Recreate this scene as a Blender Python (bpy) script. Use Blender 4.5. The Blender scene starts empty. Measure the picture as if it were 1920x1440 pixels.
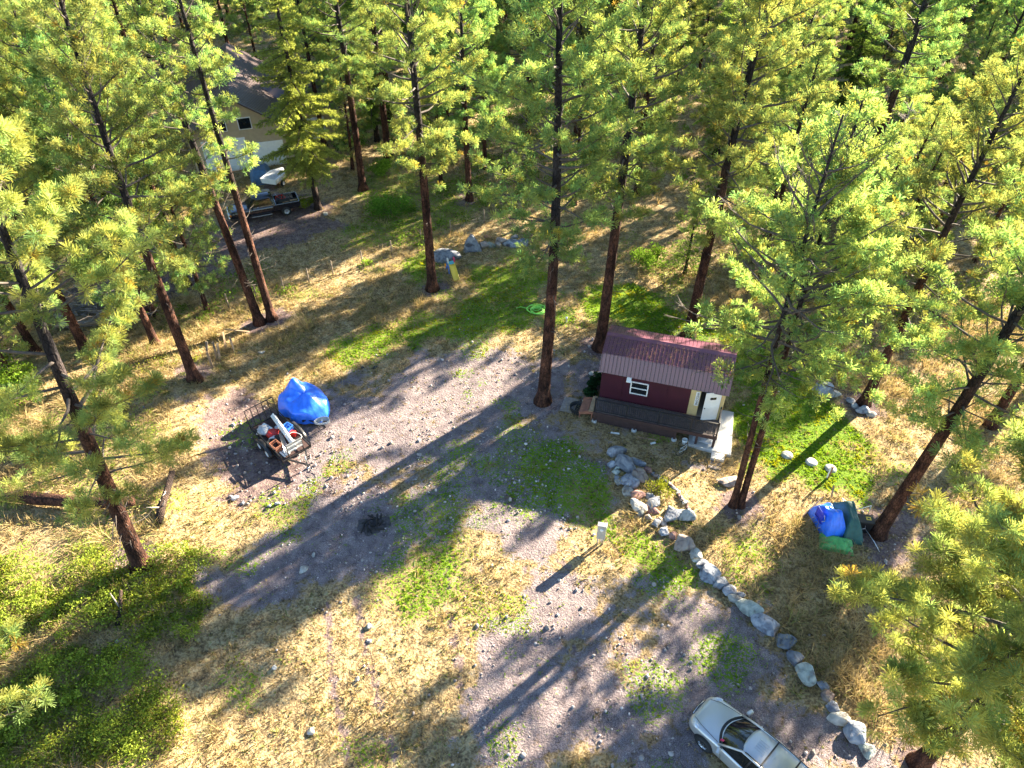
import bpy, bmesh, math, random
import numpy as np
from mathutils import Vector, Matrix, Euler

R = math.radians
random.seed(7)
rng = np.random.default_rng(7)
scene = bpy.context.scene
col = scene.collection

# ------------------------------------------------------------------ camera, sky, sun, exposure
CAM_H, PITCH, FPX = 29.0, R(41), 1331.0            # drone height, tilt below horizontal, focal length in 1920-px units
cam_data = bpy.data.cameras.new('camera')
cam_data.sensor_width = 36.0
cam_data.lens = FPX / 1920 * 36
cam_data.clip_end = 3000
cam = bpy.data.objects.new('camera', cam_data)
cam.location = (0, 0, CAM_H)
cam.rotation_euler = (R(90) - PITCH, 0, 0)
col.objects.link(cam)
scene.camera = cam

SUN_EL, SUN_AZ = R(20.0), math.atan2(0.753, 0.658)  # azimuth measured from +Y towards +X
sun_dir = Vector((math.cos(SUN_EL) * math.sin(SUN_AZ), math.cos(SUN_EL) * math.cos(SUN_AZ), math.sin(SUN_EL)))
world = bpy.data.worlds.new('World')
scene.world = world
world.use_nodes = True
wn = world.node_tree
sky = wn.nodes.new('ShaderNodeTexSky')
sky.sky_type = 'NISHITA'
sky.sun_disc = False
sky.sun_elevation = SUN_EL
sky.sun_rotation = SUN_AZ
sky.air_density = 1.0
sky.dust_density = 0.2
sky.ozone_density = 3.0
bg = next(n for n in wn.nodes if n.type == 'BACKGROUND')
bg.inputs['Strength'].default_value = 0.05
wn.links.new(sky.outputs['Color'], bg.inputs['Color'])
sd = bpy.data.lights.new('sun', 'SUN')
sd.energy = 5.0
sd.angle = R(0.53)
sd.color = (1.0, 0.87, 0.66)
sun = bpy.data.objects.new('sun', sd)
sun.rotation_euler = (-sun_dir).to_track_quat('-Z', 'Y').to_euler()
sun.location = sun_dir * 100
col.objects.link(sun)
scene.view_settings.view_transform = 'Standard'
scene.view_settings.look = 'None'
scene.view_settings.exposure = 3.25
scene.view_settings.gamma = 1.0
scene.view_settings.use_curve_mapping = False
scene.cycles.max_bounces = 4
scene.cycles.diffuse_bounces = 2
scene.cycles.transmission_bounces = 4
scene.cycles.transparent_max_bounces = 6

# ------------------------------------------------------------------ survey helpers (photo pixel -> place on the ground)
_c, _s = math.cos(PITCH), math.sin(PITCH)
def G(u, v, z=0.0):
    x, y = (u - 960) / FPX, (v - 720) / FPX
    d = (x, _c - y * _s, -_s - y * _c)
    t = (z - CAM_H) / d[2]
    return d[0] * t, d[1] * t
def pxm(u, v):
    y = (v - 720) / FPX
    return FPX * (_s + y * _c) / CAM_H          # pixels per metre there
def _hash(ix, iy, seed):
    n = (ix * 374761393 + iy * 668265263 + seed * 974634777) & 0x7fffffff
    n = ((n ^ (n >> 13)) * 1274126177) & 0x7fffffff
    return ((n ^ (n >> 16)) & 0xffff) / 65535.0
def vnoise(x, y, sc, seed=0):
    x = np.asarray(x, float) / sc; y = np.asarray(y, float) / sc
    ix, iy = np.floor(x).astype(np.int64), np.floor(y).astype(np.int64)
    fx, fy = x - ix, y - iy
    fx, fy = fx * fx * (3 - 2 * fx), fy * fy * (3 - 2 * fy)
    a, b = _hash(ix, iy, seed), _hash(ix + 1, iy, seed)
    c_, d = _hash(ix, iy + 1, seed), _hash(ix + 1, iy + 1, seed)
    return (a * (1 - fx) + b * fx) * (1 - fy) + (c_ * (1 - fx) + d * fx) * fy
def sdpoly(x, y, poly):
    """signed distance, positive inside"""
    x = np.asarray(x, float); y = np.asarray(y, float)
    best = np.full(x.shape, 1e9); inside = np.zeros(x.shape, bool)
    n = len(poly)
    for i in range(n):
        (ax, ay), (bx, by) = poly[i], poly[(i + 1) % n]
        ex, ey = bx - ax, by - ay
        t = np.clip(((x - ax) * ex + (y - ay) * ey) / (ex * ex + ey * ey + 1e-9), 0, 1)
        best = np.minimum(best, np.hypot(x - ax - t * ex, y - ay - t * ey))
        cr = ((ay > y) != (by > y)) & (x < ex * (y - ay) / (ey + 1e-12 if ey == 0 else ey) + ax)
        inside ^= cr
    return np.where(inside, best, -best)
def sstep(a, b, v):
    t = np.clip((v - a) / (b - a), 0, 1)
    return t * t * (3 - 2 * t)
def gpoly(pts): return [G(*p) for p in pts]

GRAVEL = [gpoly([(545, 800), (640, 735), (740, 672), (830, 645), (930, 655), (1010, 690), (1110, 680), (1115, 780), (1230, 820), (1340, 850), (1310, 885), (1240, 875), (1150, 840), (1135, 900), (1165, 960), (1100, 1060), (1180, 1075), (1330, 1120), (1490, 1260), (1630, 1440), (840, 1440), (835, 1310), (880, 1170), (960, 1060), (900, 985), (760, 1010), (690, 1060), (600, 1120), (470, 1160), (400, 1090), (520, 990), (600, 890)])]
LAWNS = [(gpoly([(1050, 545), (1120, 525), (1210, 540), (1330, 600), (1450, 650), (1540, 720), (1600, 790), (1640, 880), (1590, 925), (1500, 905), (1400, 860), (1375, 780), (1380, 660), (1130, 610), (1040, 600)]), 1.0),
         (gpoly([(955, 850), (1010, 825), (1090, 850), (1135, 920), (1140, 975), (1060, 1010), (975, 960)]), 0.62),
         (gpoly([(880, 500), (1000, 480), (1050, 545), (990, 610), (880, 640), (760, 655), (650, 685), (600, 665), (700, 615), (850, 590)]), 0.68),
         (gpoly([(700, 1110), (830, 1015), (890, 1040), (880, 1140), (830, 1230), (740, 1190)]), 0.62),
         (gpoly([(1100, 1015), (1160, 965), (1240, 1020), (1310, 1090), (1250, 1140), (1190, 1060)]), 0.6),
         (gpoly([(1280, 1240), (1350, 1195), (1420, 1260), (1350, 1320)]), 0.5),
         (gpoly([(1350, 1010), (1440, 995), (1470, 1060), (1390, 1085)]), 0.5),
         (gpoly([(750, 500), (790, 470), (840, 490), (790, 520)]), 0.7),
         (gpoly([(790, 860), (870, 845), (905, 960), (860, 1030), (790, 1000)]), 0.5),
         (gpoly([(810, 1300), (850, 1290), (840, 1400), (800, 1430)]), 0.7),
         (gpoly([(640, 470), (700, 330), (900, 330), (900, 420), (760, 450)]), 0.5)]
DIRT = [(gpoly([(140, 545), (300, 490), (400, 450), (430, 400), (520, 350), (610, 385), (640, 425), (560, 450), (440, 500), (330, 540), (200, 565)]), 1.0),
        (gpoly([(370, 780), (440, 745), (530, 760), (590, 870), (540, 960), (430, 970), (380, 890)]), 1.0),
        (gpoly([(860, 1160), (930, 1150), (900, 1260), (880, 1360), (840, 1340)]), 0.8),
        (gpoly([(630, 940), (720, 930), (760, 1000), (720, 1060), (650, 1060)]), 0.9),
        (gpoly([(560, 1040), (640, 1030), (620, 1090), (540, 1100)]), 0.8),
        (gpoly([(1600, 960), (1720, 950), (1740, 1020), (1640, 1060)]), 0.7)]
RUTS = [gpoly([(1010, 1440), (905, 1290), (880, 1150), (860, 1010), (900, 880), (985, 790), (1060, 720)]), gpoly([(1250, 1440), (1130, 1250), (1060, 1100), (900, 960), (740, 860), (620, 830)]), gpoly([(700, 1440), (655, 1250), (640, 1120)])]
FEET = gpoly([(265, 1062), (365, 712), (350, 535), (487, 606), (510, 598), (811, 542), (880, 375), (1018, 752), (1125, 652), (1290, 630), (1620, 757), (1645, 1000), (1722, 1432), (597, 392), (1388, 948)])
def zones(x, y):
    n = vnoise(x, y, 2.3, 3) - .5 + .6 * (vnoise(x, y, .8, 4) - .5)
    gv = np.zeros(np.shape(x))
    for p in GRAVEL: gv = np.maximum(gv, .9 * sstep(-1.6, 1.6, sdpoly(x, y, p) + n * 3.2))
    lw = np.zeros(np.shape(x))
    for p, w in LAWNS: lw = np.maximum(lw, w * sstep(-1.1, 1.3, sdpoly(x, y, p) + n * 2.6))
    dt = np.zeros(np.shape(x))
    for p, w in DIRT: dt = np.maximum(dt, w * sstep(-1.3, 1.2, sdpoly(x, y, p) + n * 2.2))
    wd = .52 * sstep(.60, .74, vnoise(x, y, 2.9, 12) * .7 + vnoise(x, y, .9, 13) * .3)
    lw = np.maximum(lw, wd * .8 * sstep(60, 45, y))
    dt = np.maximum(dt, .8 * gv * sstep(.54, .68, vnoise(x, y, 3.4, 14) * .7 + vnoise(x, y, 1.0, 15) * .3))
    for path in RUTS:
        for (ax, ay), (bx, by) in zip(path[:-1], path[1:]):
            ex, ey = bx - ax, by - ay; l_ = math.hypot(ex, ey); t = np.clip(((x - ax) * ex + (y - ay) * ey) / (l_ * l_), 0, 1)
            px_, py_ = x - ax - t * ex, y - ay - t * ey
            off = np.abs(np.hypot(px_, py_) - .78 + .25 * (vnoise(x, y, 3, 18) - .5))
            dt = np.maximum(dt, .7 * sstep(.34, .05, off) * sstep(.25, .5, vnoise(x, y, 1.8, 19)) * (t > 0) * (t < 1))
    for bx, by in FEET: dt = np.maximum(dt, .9 * sstep(1.9, .5, np.hypot(x - bx, y - by) + n * .8))
    gv = gv * (1 - .5 * sstep(.60, .72, vnoise(x, y, 4.2, 16) * .65 + vnoise(x, y, 1.2, 17) * .35))
    return gv, lw, dt
CAB = np.array([4.998, 31.025]); CAB_YAW = -0.298
_ce, _cn = np.array([math.cos(CAB_YAW), math.sin(CAB_YAW)]), np.array([-math.sin(CAB_YAW), math.cos(CAB_YAW)])
def cab_xy(lx, ly): p = CAB + _ce * lx + _cn * ly; return float(p[0]), float(p[1])
def gz(x, y):
    x = np.asarray(x, float); y = np.asarray(y, float)
    z = .35 * (vnoise(x, y, 14, 1) - .5) + .14 * (vnoise(x, y, 4, 2) - .5)
    z = z + .7 * sstep(-15.5, -19.5, x + .25 * (y - 28)) * sstep(40, 33, y)
    z = z + 2.2 * sstep(62, 150, y) + 5 * sstep(150, 420, np.hypot(x, y))
    px, py = cab_xy(6.6, -1.6)
    z = z - .30 * np.exp(-((x - px) ** 2 + (y - py) ** 2) / 5.0)
    cx, cy = cab_xy(4, 1.2)
    k = np.exp(-(((x - cx) ** 2 + (y - cy) ** 2) / 30.0))
    return z * (1 - .6 * k)
def gzf(x, y): return float(gz(np.array([x]), np.array([y]))[0])
def GP(u, v, dz=0.0):
    x, y = G(u, v)
    for _ in range(3): x, y = G(u, v, gzf(x, y))
    return Vector((x, y, gzf(x, y) + dz))

# ------------------------------------------------------------------ materials
def _mat(name):
    m = bpy.data.materials.new(name); m.use_nodes = True
    nt = m.node_tree
    return m, nt, nt.nodes['Principled BSDF']
def mat(name, c, rough=.8, var=.25, scale=6.0, bump=0.0, bscale=None, metal=0.0, spec=.5, c2=None, coat=0.0):
    m, nt, b = _mat(name)
    b.inputs['Roughness'].default_value = rough
    b.inputs['Metallic'].default_value = metal
    b.inputs['Specular IOR Level'].default_value = spec
    b.inputs['Coat Weight'].default_value = coat
    tc = nt.nodes.new('ShaderNodeTexCoord')
    nz = nt.nodes.new('ShaderNodeTexNoise'); nz.inputs['Scale'].default_value = scale; nz.inputs['Detail'].default_value = 6
    nt.links.new(tc.outputs['Object'], nz.inputs['Vector'])
    rp = nt.nodes.new('ShaderNodeValToRGB')
    lo = [x * (1 - var) for x in c]; hi = [min(1, x * (1 + var)) for x in (c2 or c)]
    rp.color_ramp.elements[0].position = .3; rp.color_ramp.elements[1].position = .7
    rp.color_ramp.elements[0].color = (*lo, 1); rp.color_ramp.elements[1].color = (*hi, 1)
    nt.links.new(nz.outputs['Fac'], rp.inputs['Fac']); nt.links.new(rp.outputs['Color'], b.inputs['Base Color'])
    if bump:
        n2 = nt.nodes.new('ShaderNodeTexNoise'); n2.inputs['Scale'].default_value = bscale or scale * 3; n2.inputs['Detail'].default_value = 8
        nt.links.new(tc.outputs['Object'], n2.inputs['Vector'])
        bp = nt.nodes.new('ShaderNodeBump'); bp.inputs['Strength'].default_value = bump; bp.inputs['Distance'].default_value = .05
        nt.links.new(n2.outputs['Fac'], bp.inputs['Height']); nt.links.new(bp.outputs['Normal'], b.inputs['Normal'])
    return m
def leaf_mat(name, c, trans=.45, hue=.03, val=.35, tcol=(1.16, 1.1, .72)):
    """thin leaf: diffuse + translucent, tint per clump from the mesh, and per plant from the object"""
    m = bpy.data.materials.new(name); m.use_nodes = True
    nt = m.node_tree; nt.nodes.clear()
    out = nt.nodes.new('ShaderNodeOutputMaterial')
    at = nt.nodes.new('ShaderNodeAttribute'); at.attribute_name = 'tint'
    mul = nt.nodes.new('ShaderNodeMix'); mul.data_type = 'RGBA'; mul.blend_type = 'MULTIPLY'; mul.inputs[0].default_value = 1
    mul.inputs['A'].default_value = (*c, 1)
    nt.links.new(at.outputs['Color'], mul.inputs['B'])
    oi = nt.nodes.new('ShaderNodeObjectInfo')
    hs = nt.nodes.new('ShaderNodeHueSaturation')
    mr = nt.nodes.new('ShaderNodeMapRange'); mr.inputs['To Min'].default_value = .5 - hue * .02; mr.inputs['To Max'].default_value = .5 + hue
    mv = nt.nodes.new('ShaderNodeMapRange'); mv.inputs['To Min'].default_value = 1 - val; mv.inputs['To Max'].default_value = 1 + val
    mm = nt.nodes.new('ShaderNodeMath'); mm.operation = 'FRACT'
    m7 = nt.nodes.new('ShaderNodeMath'); m7.operation = 'MULTIPLY'; m7.inputs[1].default_value = 7.13
    nt.links.new(oi.outputs['Random'], mr.inputs['Value']); nt.links.new(oi.outputs['Random'], m7.inputs[0])
    nt.links.new(m7.outputs[0], mm.inputs[0]); nt.links.new(mm.outputs[0], mv.inputs['Value'])
    nt.links.new(mr.outputs[0], hs.inputs['Hue']); nt.links.new(mv.outputs[0], hs.inputs['Value'])
    nt.links.new(mul.outputs['Result'], hs.inputs['Color'])
    df = nt.nodes.new('ShaderNodeBsdfDiffuse'); tr = nt.nodes.new('ShaderNodeBsdfTranslucent')
    tm = nt.nodes.new('ShaderNodeMix'); tm.data_type = 'RGBA'; tm.blend_type = 'MULTIPLY'; tm.inputs[0].default_value = 1
    tm.inputs['B'].default_value = (*tcol, 1)
    nt.links.new(hs.outputs['Color'], tm.inputs['A'])
    nt.links.new(hs.outputs['Color'], df.inputs['Color']); nt.links.new(tm.outputs['Result'], tr.inputs['Color'])
    mx = nt.nodes.new('ShaderNodeMixShader'); mx.inputs[0].default_value = trans
    nt.links.new(df.outputs[0], mx.inputs[1]); nt.links.new(tr.outputs[0], mx.inputs[2])
    nt.links.new(mx.outputs[0], out.inputs['Surface'])
    return m
def bark_mat(name, lo, hi, plate=(.20, .085, .045)):
    m, nt, b = _mat(name)
    b.inputs['Roughness'].default_value = .95; b.inputs['Specular IOR Level'].default_value = .15
    tc = nt.nodes.new('ShaderNodeTexCoord')
    mp = nt.nodes.new('ShaderNodeMapping'); mp.inputs['Scale'].default_value = (1, 1, .3)
    nt.links.new(tc.outputs['Object'], mp.inputs['Vector'])
    vo = nt.nodes.new('ShaderNodeTexVoronoi'); vo.inputs['Scale'].default_value = 11; vo.feature = 'DISTANCE_TO_EDGE'
    nt.links.new(mp.outputs[0], vo.inputs['Vector'])
    nz = nt.nodes.new('ShaderNodeTexNoise'); nz.inputs['Scale'].default_value = 5; nz.inputs['Detail'].default_value = 8
    nt.links.new(mp.outputs[0], nz.inputs['Vector'])
    r1 = nt.nodes.new('ShaderNodeValToRGB'); r1.color_ramp.elements[0].position = .35; r1.color_ramp.elements[1].position = .68
    r1.color_ramp.elements[0].color = (*lo, 1); r1.color_ramp.elements[1].color = (*plate, 1)
    nt.links.new(nz.outputs['Fac'], r1.inputs['Fac'])
    sp = nt.nodes.new('ShaderNodeSeparateXYZ'); nt.links.new(tc.outputs['Object'], sp.inputs[0])
    mr = nt.nodes.new('ShaderNodeMapRange'); mr.inputs['From Min'].default_value = 7; mr.inputs['From Max'].default_value = 13
    nt.links.new(sp.outputs['Z'], mr.inputs['Value'])
    mx = nt.nodes.new('ShaderNodeMix'); mx.data_type = 'RGBA'
    nt.links.new(mr.outputs[0], mx.inputs[0]); nt.links.new(r1.outputs['Color'], mx.inputs['A']); mx.inputs['B'].default_value = (*hi, 1)
    r2 = nt.nodes.new('ShaderNodeValToRGB'); r2.color_ramp.elements[0].position = 0; r2.color_ramp.elements[1].position = .12
    r2.color_ramp.elements[0].color = (.25, .25, .25, 1)
    nt.links.new(vo.outputs['Distance'], r2.inputs['Fac'])
    m2 = nt.nodes.new('ShaderNodeMix'); m2.data_type = 'RGBA'; m2.blend_type = 'MULTIPLY'; m2.inputs[0].default_value = 1
    nt.links.new(mx.outputs['Result'], m2.inputs['A']); nt.links.new(r2.outputs['Color'], m2.inputs['B'])
    n3 = nt.nodes.new('ShaderNodeTexNoise'); n3.inputs['Scale'].default_value = 1.1; n3.inputs['Detail'].default_value = 4; nt.links.new(tc.outputs['Object'], n3.inputs['Vector'])
    r3 = nt.nodes.new('ShaderNodeValToRGB'); r3.color_ramp.elements[0].position = .36; r3.color_ramp.elements[1].position = .64
    r3.color_ramp.elements[0].color = (.34, .36, .40, 1); r3.color_ramp.elements[1].color = (1, 1, 1, 1); nt.links.new(n3.outputs['Fac'], r3.inputs['Fac'])
    m3 = nt.nodes.new('ShaderNodeMix'); m3.data_type = 'RGBA'; m3.blend_type = 'MULTIPLY'; m3.inputs[0].default_value = 1
    nt.links.new(m2.outputs['Result'], m3.inputs['A']); nt.links.new(r3.outputs['Color'], m3.inputs['B'])
    nt.links.new(m3.outputs['Result'], b.inputs['Base Color'])
    bp = nt.nodes.new('ShaderNodeBump'); bp.inputs['Strength'].default_value = .9; bp.inputs['Distance'].default_value = .06
    nt.links.new(vo.outputs['Distance'], bp.inputs['Height']); nt.links.new(bp.outputs['Normal'], b.inputs['Normal'])
    return m
def rock_mat(name, a, bcol, stain=(.16, .12, .12)):
    m, nt, b = _mat(name)
    b.inputs['Roughness'].default_value = .9; b.inputs['Specular IOR Level'].default_value = .25
    tc = nt.nodes.new('ShaderNodeTexCoord'); oi = nt.nodes.new('ShaderNodeObjectInfo')
    ad = nt.nodes.new('ShaderNodeVectorMath'); ad.operation = 'ADD'
    nt.links.new(tc.outputs['Object'], ad.inputs[0]); nt.links.new(oi.outputs['Location'], ad.inputs[1])
    n1 = nt.nodes.new('ShaderNodeTexNoise'); n1.inputs['Scale'].default_value = 2.6; n1.inputs['Detail'].default_value = 7; n1.inputs['Distortion'].default_value = .8
    n2 = nt.nodes.new('ShaderNodeTexNoise'); n2.inputs['Scale'].default_value = 7; n2.inputs['Detail'].default_value = 8
    nt.links.new(ad.outputs[0], n1.inputs['Vector']); nt.links.new(ad.outputs[0], n2.inputs['Vector'])
    r = nt.nodes.new('ShaderNodeValToRGB'); e = r.color_ramp.elements
    e[0].position = .32; e[0].color = (*stain, 1); e[1].position = .66; e[1].color = (*bcol, 1)
    k = e.new(.45); k.color = (*a, 1)
    nt.links.new(n1.outputs['Fac'], r.inputs['Fac'])
    hs = nt.nodes.new('ShaderNodeHueSaturation')
    mv = nt.nodes.new('ShaderNodeMapRange'); mv.inputs['To Min'].default_value = .7; mv.inputs['To Max'].default_value = 1.2
    nt.links.new(oi.outputs['Random'], mv.inputs['Value']); nt.links.new(mv.outputs[0], hs.inputs['Value'])
    nt.links.new(r.outputs['Color'], hs.inputs['Color']); nt.links.new(hs.outputs['Color'], b.inputs['Base Color'])
    bp = nt.nodes.new('ShaderNodeBump'); bp.inputs['Strength'].default_value = .8; bp.inputs['Distance'].default_value = .06
    nt.links.new(n2.outputs['Fac'], bp.inputs['Height']); nt.links.new(bp.outputs['Normal'], b.inputs['Normal'])
    return m
def ground_mat():
    m, nt, b = _mat('ground_surface')
    b.inputs['Roughness'].default_value = 1; b.inputs['Specular IOR Level'].default_value = .1
    L = nt.links.new
    tc = nt.nodes.new('ShaderNodeTexCoord')
    at = nt.nodes.new('ShaderNodeAttribute'); at.attribute_name = 'zone'
    sp = nt.nodes.new('ShaderNodeSeparateColor'); L(at.outputs['Color'], sp.inputs[0])
    def noise(s, d=6, dist=0):
        n = nt.nodes.new('ShaderNodeTexNoise'); n.inputs['Scale'].default_value = s; n.inputs['Detail'].default_value = d; n.inputs['Distortion'].default_value = dist
        L(tc.outputs['Object'], n.inputs['Vector']); return n.outputs['Fac']
    def ramp(f, stops):
        r = nt.nodes.new('ShaderNodeValToRGB'); e = r.color_ramp.elements
        e[0].position, e[0].color = stops[0][0], (*stops[0][1], 1); e[1].position, e[1].color = stops[-1][0], (*stops[-1][1], 1)
        for p, c in stops[1:-1]: k = e.new(p); k.color = (*c, 1)
        L(f, r.inputs['Fac']); return r.outputs['Color']
    def math_(op, a, bb):
        n = nt.nodes.new('ShaderNodeMath'); n.operation = op
        for i, v in enumerate((a, bb)):
            if isinstance(v, (int, float)): n.inputs[i].default_value = v
            else: L(v, n.inputs[i])
        return n.outputs[0]
    def mix(f, a, bb):
        n = nt.nodes.new('ShaderNodeMix'); n.data_type = 'RGBA'; L(f, n.inputs[0]); L(a, n.inputs['A']); L(bb, n.inputs['B']); return n.outputs['Result']
    def edge(w, n, k=3.2):     # weight broken up by noise
        mr = nt.nodes.new('ShaderNodeMapRange'); mr.interpolation_type = 'SMOOTHSTEP'
        mr.inputs['From Min'].default_value = .32; mr.inputs['From Max'].default_value = .68
        L(math_('ADD', w, math_('MULTIPLY', math_('SUBTRACT', n, .5), k * .55)), mr.inputs['Value'])
        return mr.outputs[0]
    nf, nm, nb = noise(9, 8, .4), noise(1.9, 6, .5), noise(.35, 4)
    grit = noise(28, 4)
    dry = ramp(math_('ADD', math_('MULTIPLY', nf, .6), math_('MULTIPLY', nm, .4)), [(.35, (.075, .055, .035)), (.46, (.22, .155, .08)), (.58, (.42, .32, .17)), (.74, (.56, .46, .28))])
    gravel = ramp(math_('ADD', math_('MULTIPLY', grit, .65), math_('MULTIPLY', nm, .35)), [(.34, (.05, .04, .048)), (.45, (.14, .112, .118)), (.56, (.235, .19, .188)), (.70, (.44, .38, .37))])
    dirt = ramp(math_('ADD', math_('MULTIPLY', nf, .5), math_('MULTIPLY', nm, .5)), [(.34, (.055, .04, .042)), (.5, (.15, .105, .10)), (.68, (.28, .215, .19))])
    lawn = ramp(math_('ADD', math_('MULTIPLY', nf, .6), math_('MULTIPLY', nb, .4)), [(.35, (.03, .065, .008)), (.5, (.095, .165, .014)), (.68, (.20, .28, .025))])
    c1 = mix(edge(sp.outputs[2], nm), dry, dirt)
    c2 = mix(edge(sp.outputs[0], math_('ADD', math_('MULTIPLY', nm, .6), math_('MULTIPLY', nf, .4)), 4.6), c1, gravel)
    c3 = mix(edge(sp.outputs[1], nf, 4.6), c2, lawn)
    L(c3, b.inputs['Base Color'])
    bp = nt.nodes.new('ShaderNodeBump'); bp.inputs['Strength'].default_value = .8; bp.inputs['Distance'].default_value = .10
    L(math_('ADD', nf, math_('MULTIPLY', grit, .5)), bp.inputs['Height']); L(bp.outputs['Normal'], b.inputs['Normal'])
    return m

M = {}
M['ground'] = ground_mat()
M['needle'] = leaf_mat('pine_needles', (.335, .36, .108), .48, .06, .26)
M['needle_close'] = leaf_mat('near_pine_needles', (.36, .395, .115), .5, 0, 0)
M['needle_fir'] = leaf_mat('fir_needles', (.16, .235, .06), .45, .02, .25)
M['needle_larch'] = leaf_mat('light_fir_needles', (.35, .385, .11), .5, .01, .1)
M['leaf'] = leaf_mat('shrub_leaves', (.22, .27, .04), .45, .03, .3)
M['dry'] = leaf_mat('dry_grass_blades', (.46, .36, .18), .35, .01, .1, (1.1, 1, .75))
M['grass'] = leaf_mat('green_grass_blades', (.22, .30, .018), .45, .01, .1, (1.2, 1.1, .4))
M['bark'] = bark_mat('pine_bark', (.05, .024, .02), (.05, .042, .042), (.19, .085, .052))
M['bark_dark'] = bark_mat('dark_bark', (.045, .032, .028), (.06, .05, .046), (.10, .065, .05))
M['deadwood'] = mat('dead_grey_wood', (.26, .22, .19), .9, .35, 8, .4)
M['twig'] = mat('branch_bark', (.085, .068, .058), .9, .35, 8)
M['rock_blue'] = rock_mat('blue_grey_rock', (.19, .205, .24), (.36, .37, .39), (.09, .085, .10))
M['rock_pale'] = rock_mat('pale_rock', (.32, .31, .28), (.50, .48, .43), (.15, .14, .14))
M['rock_tan'] = rock_mat('tan_rock', (.28, .22, .19), (.42, .35, .30), (.14, .10, .10))
M['rock_green'] = rock_mat('greenish_rock', (.24, .27, .245), (.42, .44, .39), (.14, .125, .12))
M['rock_red'] = rock_mat('reddish_brown_rock', (.24, .13, .115), (.34, .21, .18), (.13, .08, .08))
M['pebble'] = mat('pebbles', (.45, .42, .40), .9, .5, 3)
M['maroon'] = mat('maroon_siding', (.05, .005, .016), .55, .12, 2, .1, 30)
M['roof'] = mat('maroon_metal_roof', (.15, .058, .088), .30, .10, 2.0, 0, None, 0, .6)
M['roof_dark'] = mat('dark_metal_roof', (.10, .075, .075), .4, .12, 1.2)
M['cream'] = mat('cream_boards', (.62, .47, .22), .7, .08, 3)
M['beige'] = mat('beige_siding', (.42, .33, .21), .7, .08, 3)
M['white'] = mat('white_paint', (.78, .78, .76), .45, .05, 4)
M['white_plastic'] = mat('white_plastic', (.75, .74, .70), .4, .06, 6)
M['black'] = mat('black_metal', (.015, .015, .017), .45, .2, 6)
M['rubber'] = mat('black_rubber', (.02, .02, .021), .8, .2, 6)
M['deckwood'] = mat('dark_deck_wood', (.045, .022, .02), .75, .3, 5, .2)
M['redwood'] = mat('red_stained_wood', (.27, .11, .065), .75, .25, 5, .2)
M['oldwood'] = mat('weathered_wood', (.24, .205, .185), .85, .3, 7, .3)
M['lumber'] = mat('raw_lumber', (.34, .22, .125), .8, .3, 6, .2)
M['concrete'] = mat('concrete', (.46, .46, .45), .85, .12, 1.6, .15, 20)
M['glass'] = mat('dark_glass', (.012, .014, .016), .05, .1, 3, 0, None, 0, .9)
M['interior'] = mat('interior_board', (.62, .50, .38), .8, .05, 3)
M['silver'] = mat('silver_car_paint', (.56, .56, .55), .28, .02, 2, 0, None, .55, .5, None, .6)
M['blackpaint'] = mat('black_car_paint', (.010, .010, .013), .2, .1, 2, 0, None, 0, .6, None, .8)
M['chrome'] = mat('chrome', (.70, .70, .72), .15, .05, 3, 0, None, 1)
M['lamp'] = mat('clear_lamp', (.70, .72, .75), .15, .05, 5, 0, None, .3, .8)
M['amber'] = mat('amber_lamp', (.75, .22, .02), .3, .05, 5)
M['alu'] = mat('grey_aluminium', (.50, .51, .53), .35, .1, 5, 0, None, .8)
M['bluetarp'] = mat('blue_tarp', (.03, .19, .92), .36, .15, 4, .25, 9, 0, .6)
M['bluefabric'] = mat('blue_fabric', (.012, .04, .50), .6, .2, 6, .3, 12)
M['greentarp'] = mat('dark_green_canvas', (.025, .095, .085), .65, .2, 5, .3, 10)
M['limetarp'] = mat('light_green_tarp', (.10, .40, .11), .5, .2, 5, .3, 10)
M['red'] = mat('red_plastic', (.50, .025, .022), .45, .15, 6)
M['pink'] = mat('pink_red_plastic', (.72, .045, .13), .4, .06, 6)
M['yellow'] = mat('yellow_plastic', (.80, .56, .06), .4, .06, 6)
M['blueplastic'] = mat('blue_plastic', (.06, .24, .72), .4, .08, 6)
M['cyan'] = mat('turquoise_plastic', (.10, .55, .66), .4, .06, 6)
M['orange'] = mat('orange_plastic', (.80, .28, .02), .4, .06, 6)
M['hose'] = mat('lime_green_hose', (.28, .72, .10), .45, .08, 6)
M['meter'] = mat('grey_enamel', (.36, .36, .33), .5, .08, 5)
M['ash'] = mat('ash_and_charcoal', (.06, .054, .058), 1, .5, 9, .6)
M['char'] = mat('charred_wood', (.016, .015, .015), .95, .4, 9, .4)
M['greysheet'] = mat('grey_plastic_sheet', (.42, .44, .46), .35, .2, 5, .3)
M['sign_ink'] = mat('sign_ink', (.05, .045, .04), .8, .05, 5)
M['potgreen'] = leaf_mat('dark_green_leaves', (.035, .075, .028), .3, .03, .3)
M['bluegrey'] = mat('blue_grey_vehicle_cover', (.05, .12, .22), .5, .2, 4)

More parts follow.
